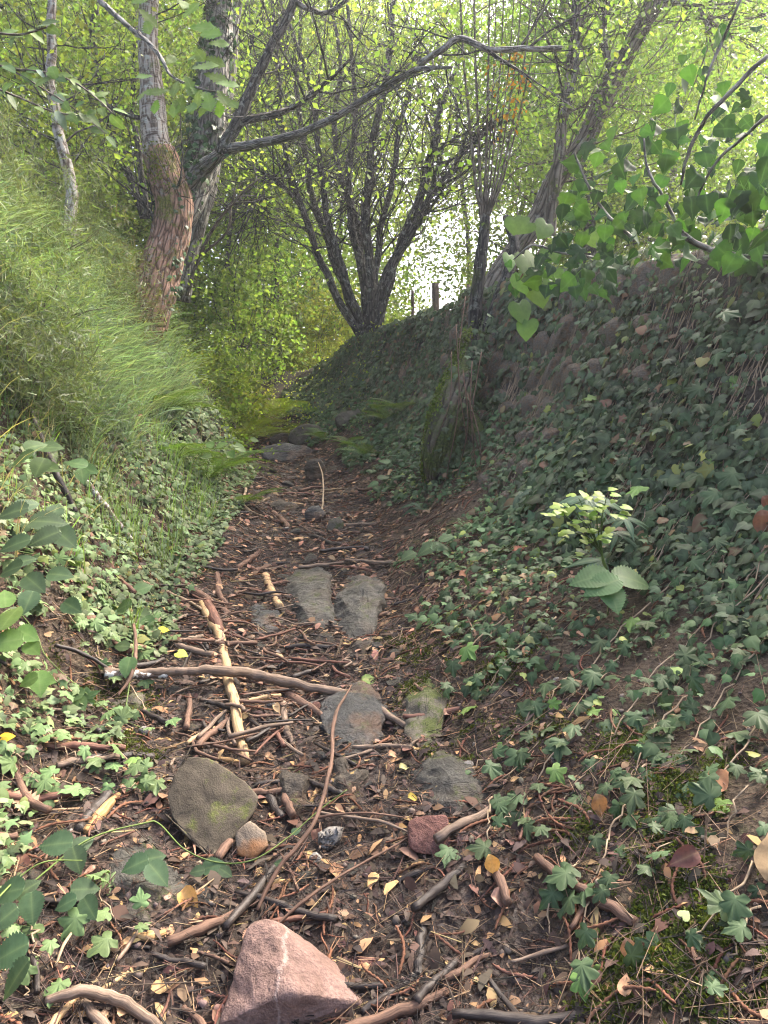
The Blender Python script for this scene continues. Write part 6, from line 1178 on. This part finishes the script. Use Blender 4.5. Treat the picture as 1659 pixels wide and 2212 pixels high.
dead('small pale oval leaf on the moss', 1473, 1997, 26, 45, IVYR, (.24, .28, .12), lift=.04)
dead('yellow leaf on the far left bank', 66, 942, 24, 60, IVYR, (.62, .42, .03), lift=.08)
dead('yellow leaf lower on the left bank', 278, 1106, 18, 0, IVYR, (.58, .52, .05), lift=.06)
dead('dark red leaf on the left bank below the brambles', 88, 1220, 30, -40, CURLED, (.11, .035, .025), lift=.05)
dead('orange leaf standing by the pole', 455, 1425, 30, 10, CURLED, (.40, .20, .10))
dead('brown folded leaf above the curled orange one', 1365 - 680, 1812, 34, -80, CURLED, (.22, .11, .075))
for px, py, lab in [(735, 1752, 'red-brown leaf at the end of the thin bowing stem'), (780, 1580, 'tan leaf chip under the bedrock'), (850, 1635, 'cut orange leaf near the slate outcrop'), (842, 1605, 'orange leaf scrap above the slate outcrop'), (655, 1643, 'whitish oval chip in mid path'), (585, 1640, 'pinkish leaf right of the pole end'), (690, 1775, 'tan leaf left of the bowing stem'), (600, 1535, 'pink scrap beside the shredded log'), (700, 1200, 'orange leaf above the slate boulders'), (762, 1195, 'pair of orange leaf scraps near the dark root'), (800, 1165, 'orange leaf on the right of mid path'), (745, 1300, 'leaf scrap between the slate boulders')]:
    dead(lab, px, py, 24 if py > 1300 else 16, RNG.uniform(0, 360), CURLED, tuple(np.array((.48, .29, .16)) * RNG.uniform(.75, 1.15)))
DL = [(tmesh('dead_leaf', T, M_DEAD, c), n) for T, c, n in [(CURLED, (.34, .20, .11), 'curled tan'), (BEECH, (.27, .14, .08), 'brown oval'), (OAK, (.32, .19, .12), 'lobed brown'), (CURLED, (.17, .085, .055), 'curled dark brown'), (BEECH, (.42, .25, .12), 'pale orange'), (CURLED, (.30, .17, .13), 'curled pinkish')]]
x = []; 
for k in range(230):
    y = 1.5 + 5.5 * RNG.random() ** 1.5; x0 = RNG.uniform(float(xl_(y)) - .7, float(xr_(y)) + 1.2); me, nm = DL[RNG.integers(6)]; s = RNG.uniform(.022, .055); p = np.array([x0, y, float(H(x0, y)) + .015])
    R = frames(norm(HN(np.array([x0]), np.array([y])) + rand_dirs(1) * .55 + [0, -.2, 0]), rand_dirs(1), s)[0]; tag(place('dead_leaf', me, R, p), f'{"small " if s < .038 else ""}{nm} dead leaf {near(p)}', 'leaf', 'fallen leaves')

# ---- moss cushions
def moss(label, spots, n, size=.011):
    acc = Acc(); P = []
    for px, py, r in spots:
        c = gp(px, py); k = int(n * r * r / sum(q[2] ** 2 for q in spots)); q = RNG.normal(size=(k, 2)) * r * .5; P.append(np.stack([c[0] + q[:, 0], c[1] + q[:, 1], 0 * q[:, 0]], -1))
    P = np.concatenate(P); keep = fbm(P[:, 0] * 9, P[:, 1] * 9, 3) > .43; P = P[keep]; k = len(P); P[:, 2] = H(P[:, 0], P[:, 1]) + RNG.uniform(0, .014, k); C = vary((.075, .095, .018), k, .45, .1)
    acc.scatter(SIMPLE, frames(norm(rand_dirs(k) + HN(P[:, 0], P[:, 1]) * .5), rand_dirs(k) + [0, 0, .6], size * RNG.uniform(.6, 1.5, k)), P, C); tag(link('moss', acc.mesh('moss', M_MOSS)), label, 'moss', None, 'stuff')
moss('green moss cushions in the bottom right corner', [(1450, 1960, .16), (1400, 2090, .16), (1500, 2050, .14), (1340, 2160, .12), (1480, 1780, .12), (1430, 1700, .1), (1250, 1790, .08), (1560, 1700, .1), (1330, 1620, .1), (1600, 2150, .14)], 26000)
moss('dark moss on the lip of the path and the bank above it', [(915, 1480, .14), (930, 1560, .12), (890, 1430, .12), (1010, 1330, .16), (1180, 1560, .12), (860, 1390, .1), (1020, 1600, .1), (960, 1640, .08), (1080, 1440, .14)], 16000, .012)
moss('moss patches on the left bank foot', [(280, 1510, .12), (250, 1600, .1), (180, 1450, .12), (330, 1640, .06), (420, 1240, .12)], 8000, .012)

# ---- things that share a description are told apart by their order up the path
_by = {}
for o in list(COL.objects):
    if o.parent is None and o.get('group') and o.get('label'): _by.setdefault(o['label'], []).append(o)
_ORD = ['lowest', 'second from below', 'third from below', 'fourth from below', 'fifth from below', 'sixth from below', 'seventh from below', 'eighth from below']
for lab, os_ in _by.items():
    if len(os_) < 2: continue
    os_.sort(key=lambda o: o.location.y)
    for i, o in enumerate(os_):
        w = ('lower of two' if i == 0 else 'upper of two') if len(os_) == 2 else ('topmost' if i == len(os_) - 1 else _ORD[i] if i < len(_ORD) else f'{i + 1}th from below')
        s = lab.replace(' in the path litter', '').replace(' dead leaf', ' leaf') + ', ' + w; o['label'] = ' '.join(s.split()[:16])
# ---------------------------------------------------------------- thin haze volume, added to imitate veiling glare
def box_mesh(name, lo, hi):
    V = [(x, y, z) for x in (lo[0], hi[0]) for y in (lo[1], hi[1]) for z in (lo[2], hi[2])]
    F = [(0, 1, 3, 2), (4, 6, 7, 5), (0, 4, 5, 1), (2, 3, 7, 6), (0, 2, 6, 4), (1, 5, 7, 3)]; return new_mesh(name, np.array(V, float), np.array(F))
hz = box_mesh('haze', (-110, -9, float(GZ.min()) - 1.0), (110, 134, max(26.0, float(GZ.max()) + 1.0)))
hm = bpy.data.materials.new('veil_haze'); hm.use_nodes = True; ht = hm.node_tree; ht.nodes.clear(); ho = ht.nodes.new('ShaderNodeOutputMaterial'); hv = ht.nodes.new('ShaderNodeVolumePrincipled')
hv.inputs['Color'].default_value = (.9, .93, 1.0, 1); hv.inputs['Density'].default_value = .002; hv.inputs['Anisotropy'].default_value = .55
ht.links.new(hv.outputs[0], ho.inputs['Volume']); hz.materials.append(hm); hzo = link('haze', hz); tag(hzo, 'thin haze added over the sunken path to imitate veiling glare', None, None, 'stuff')
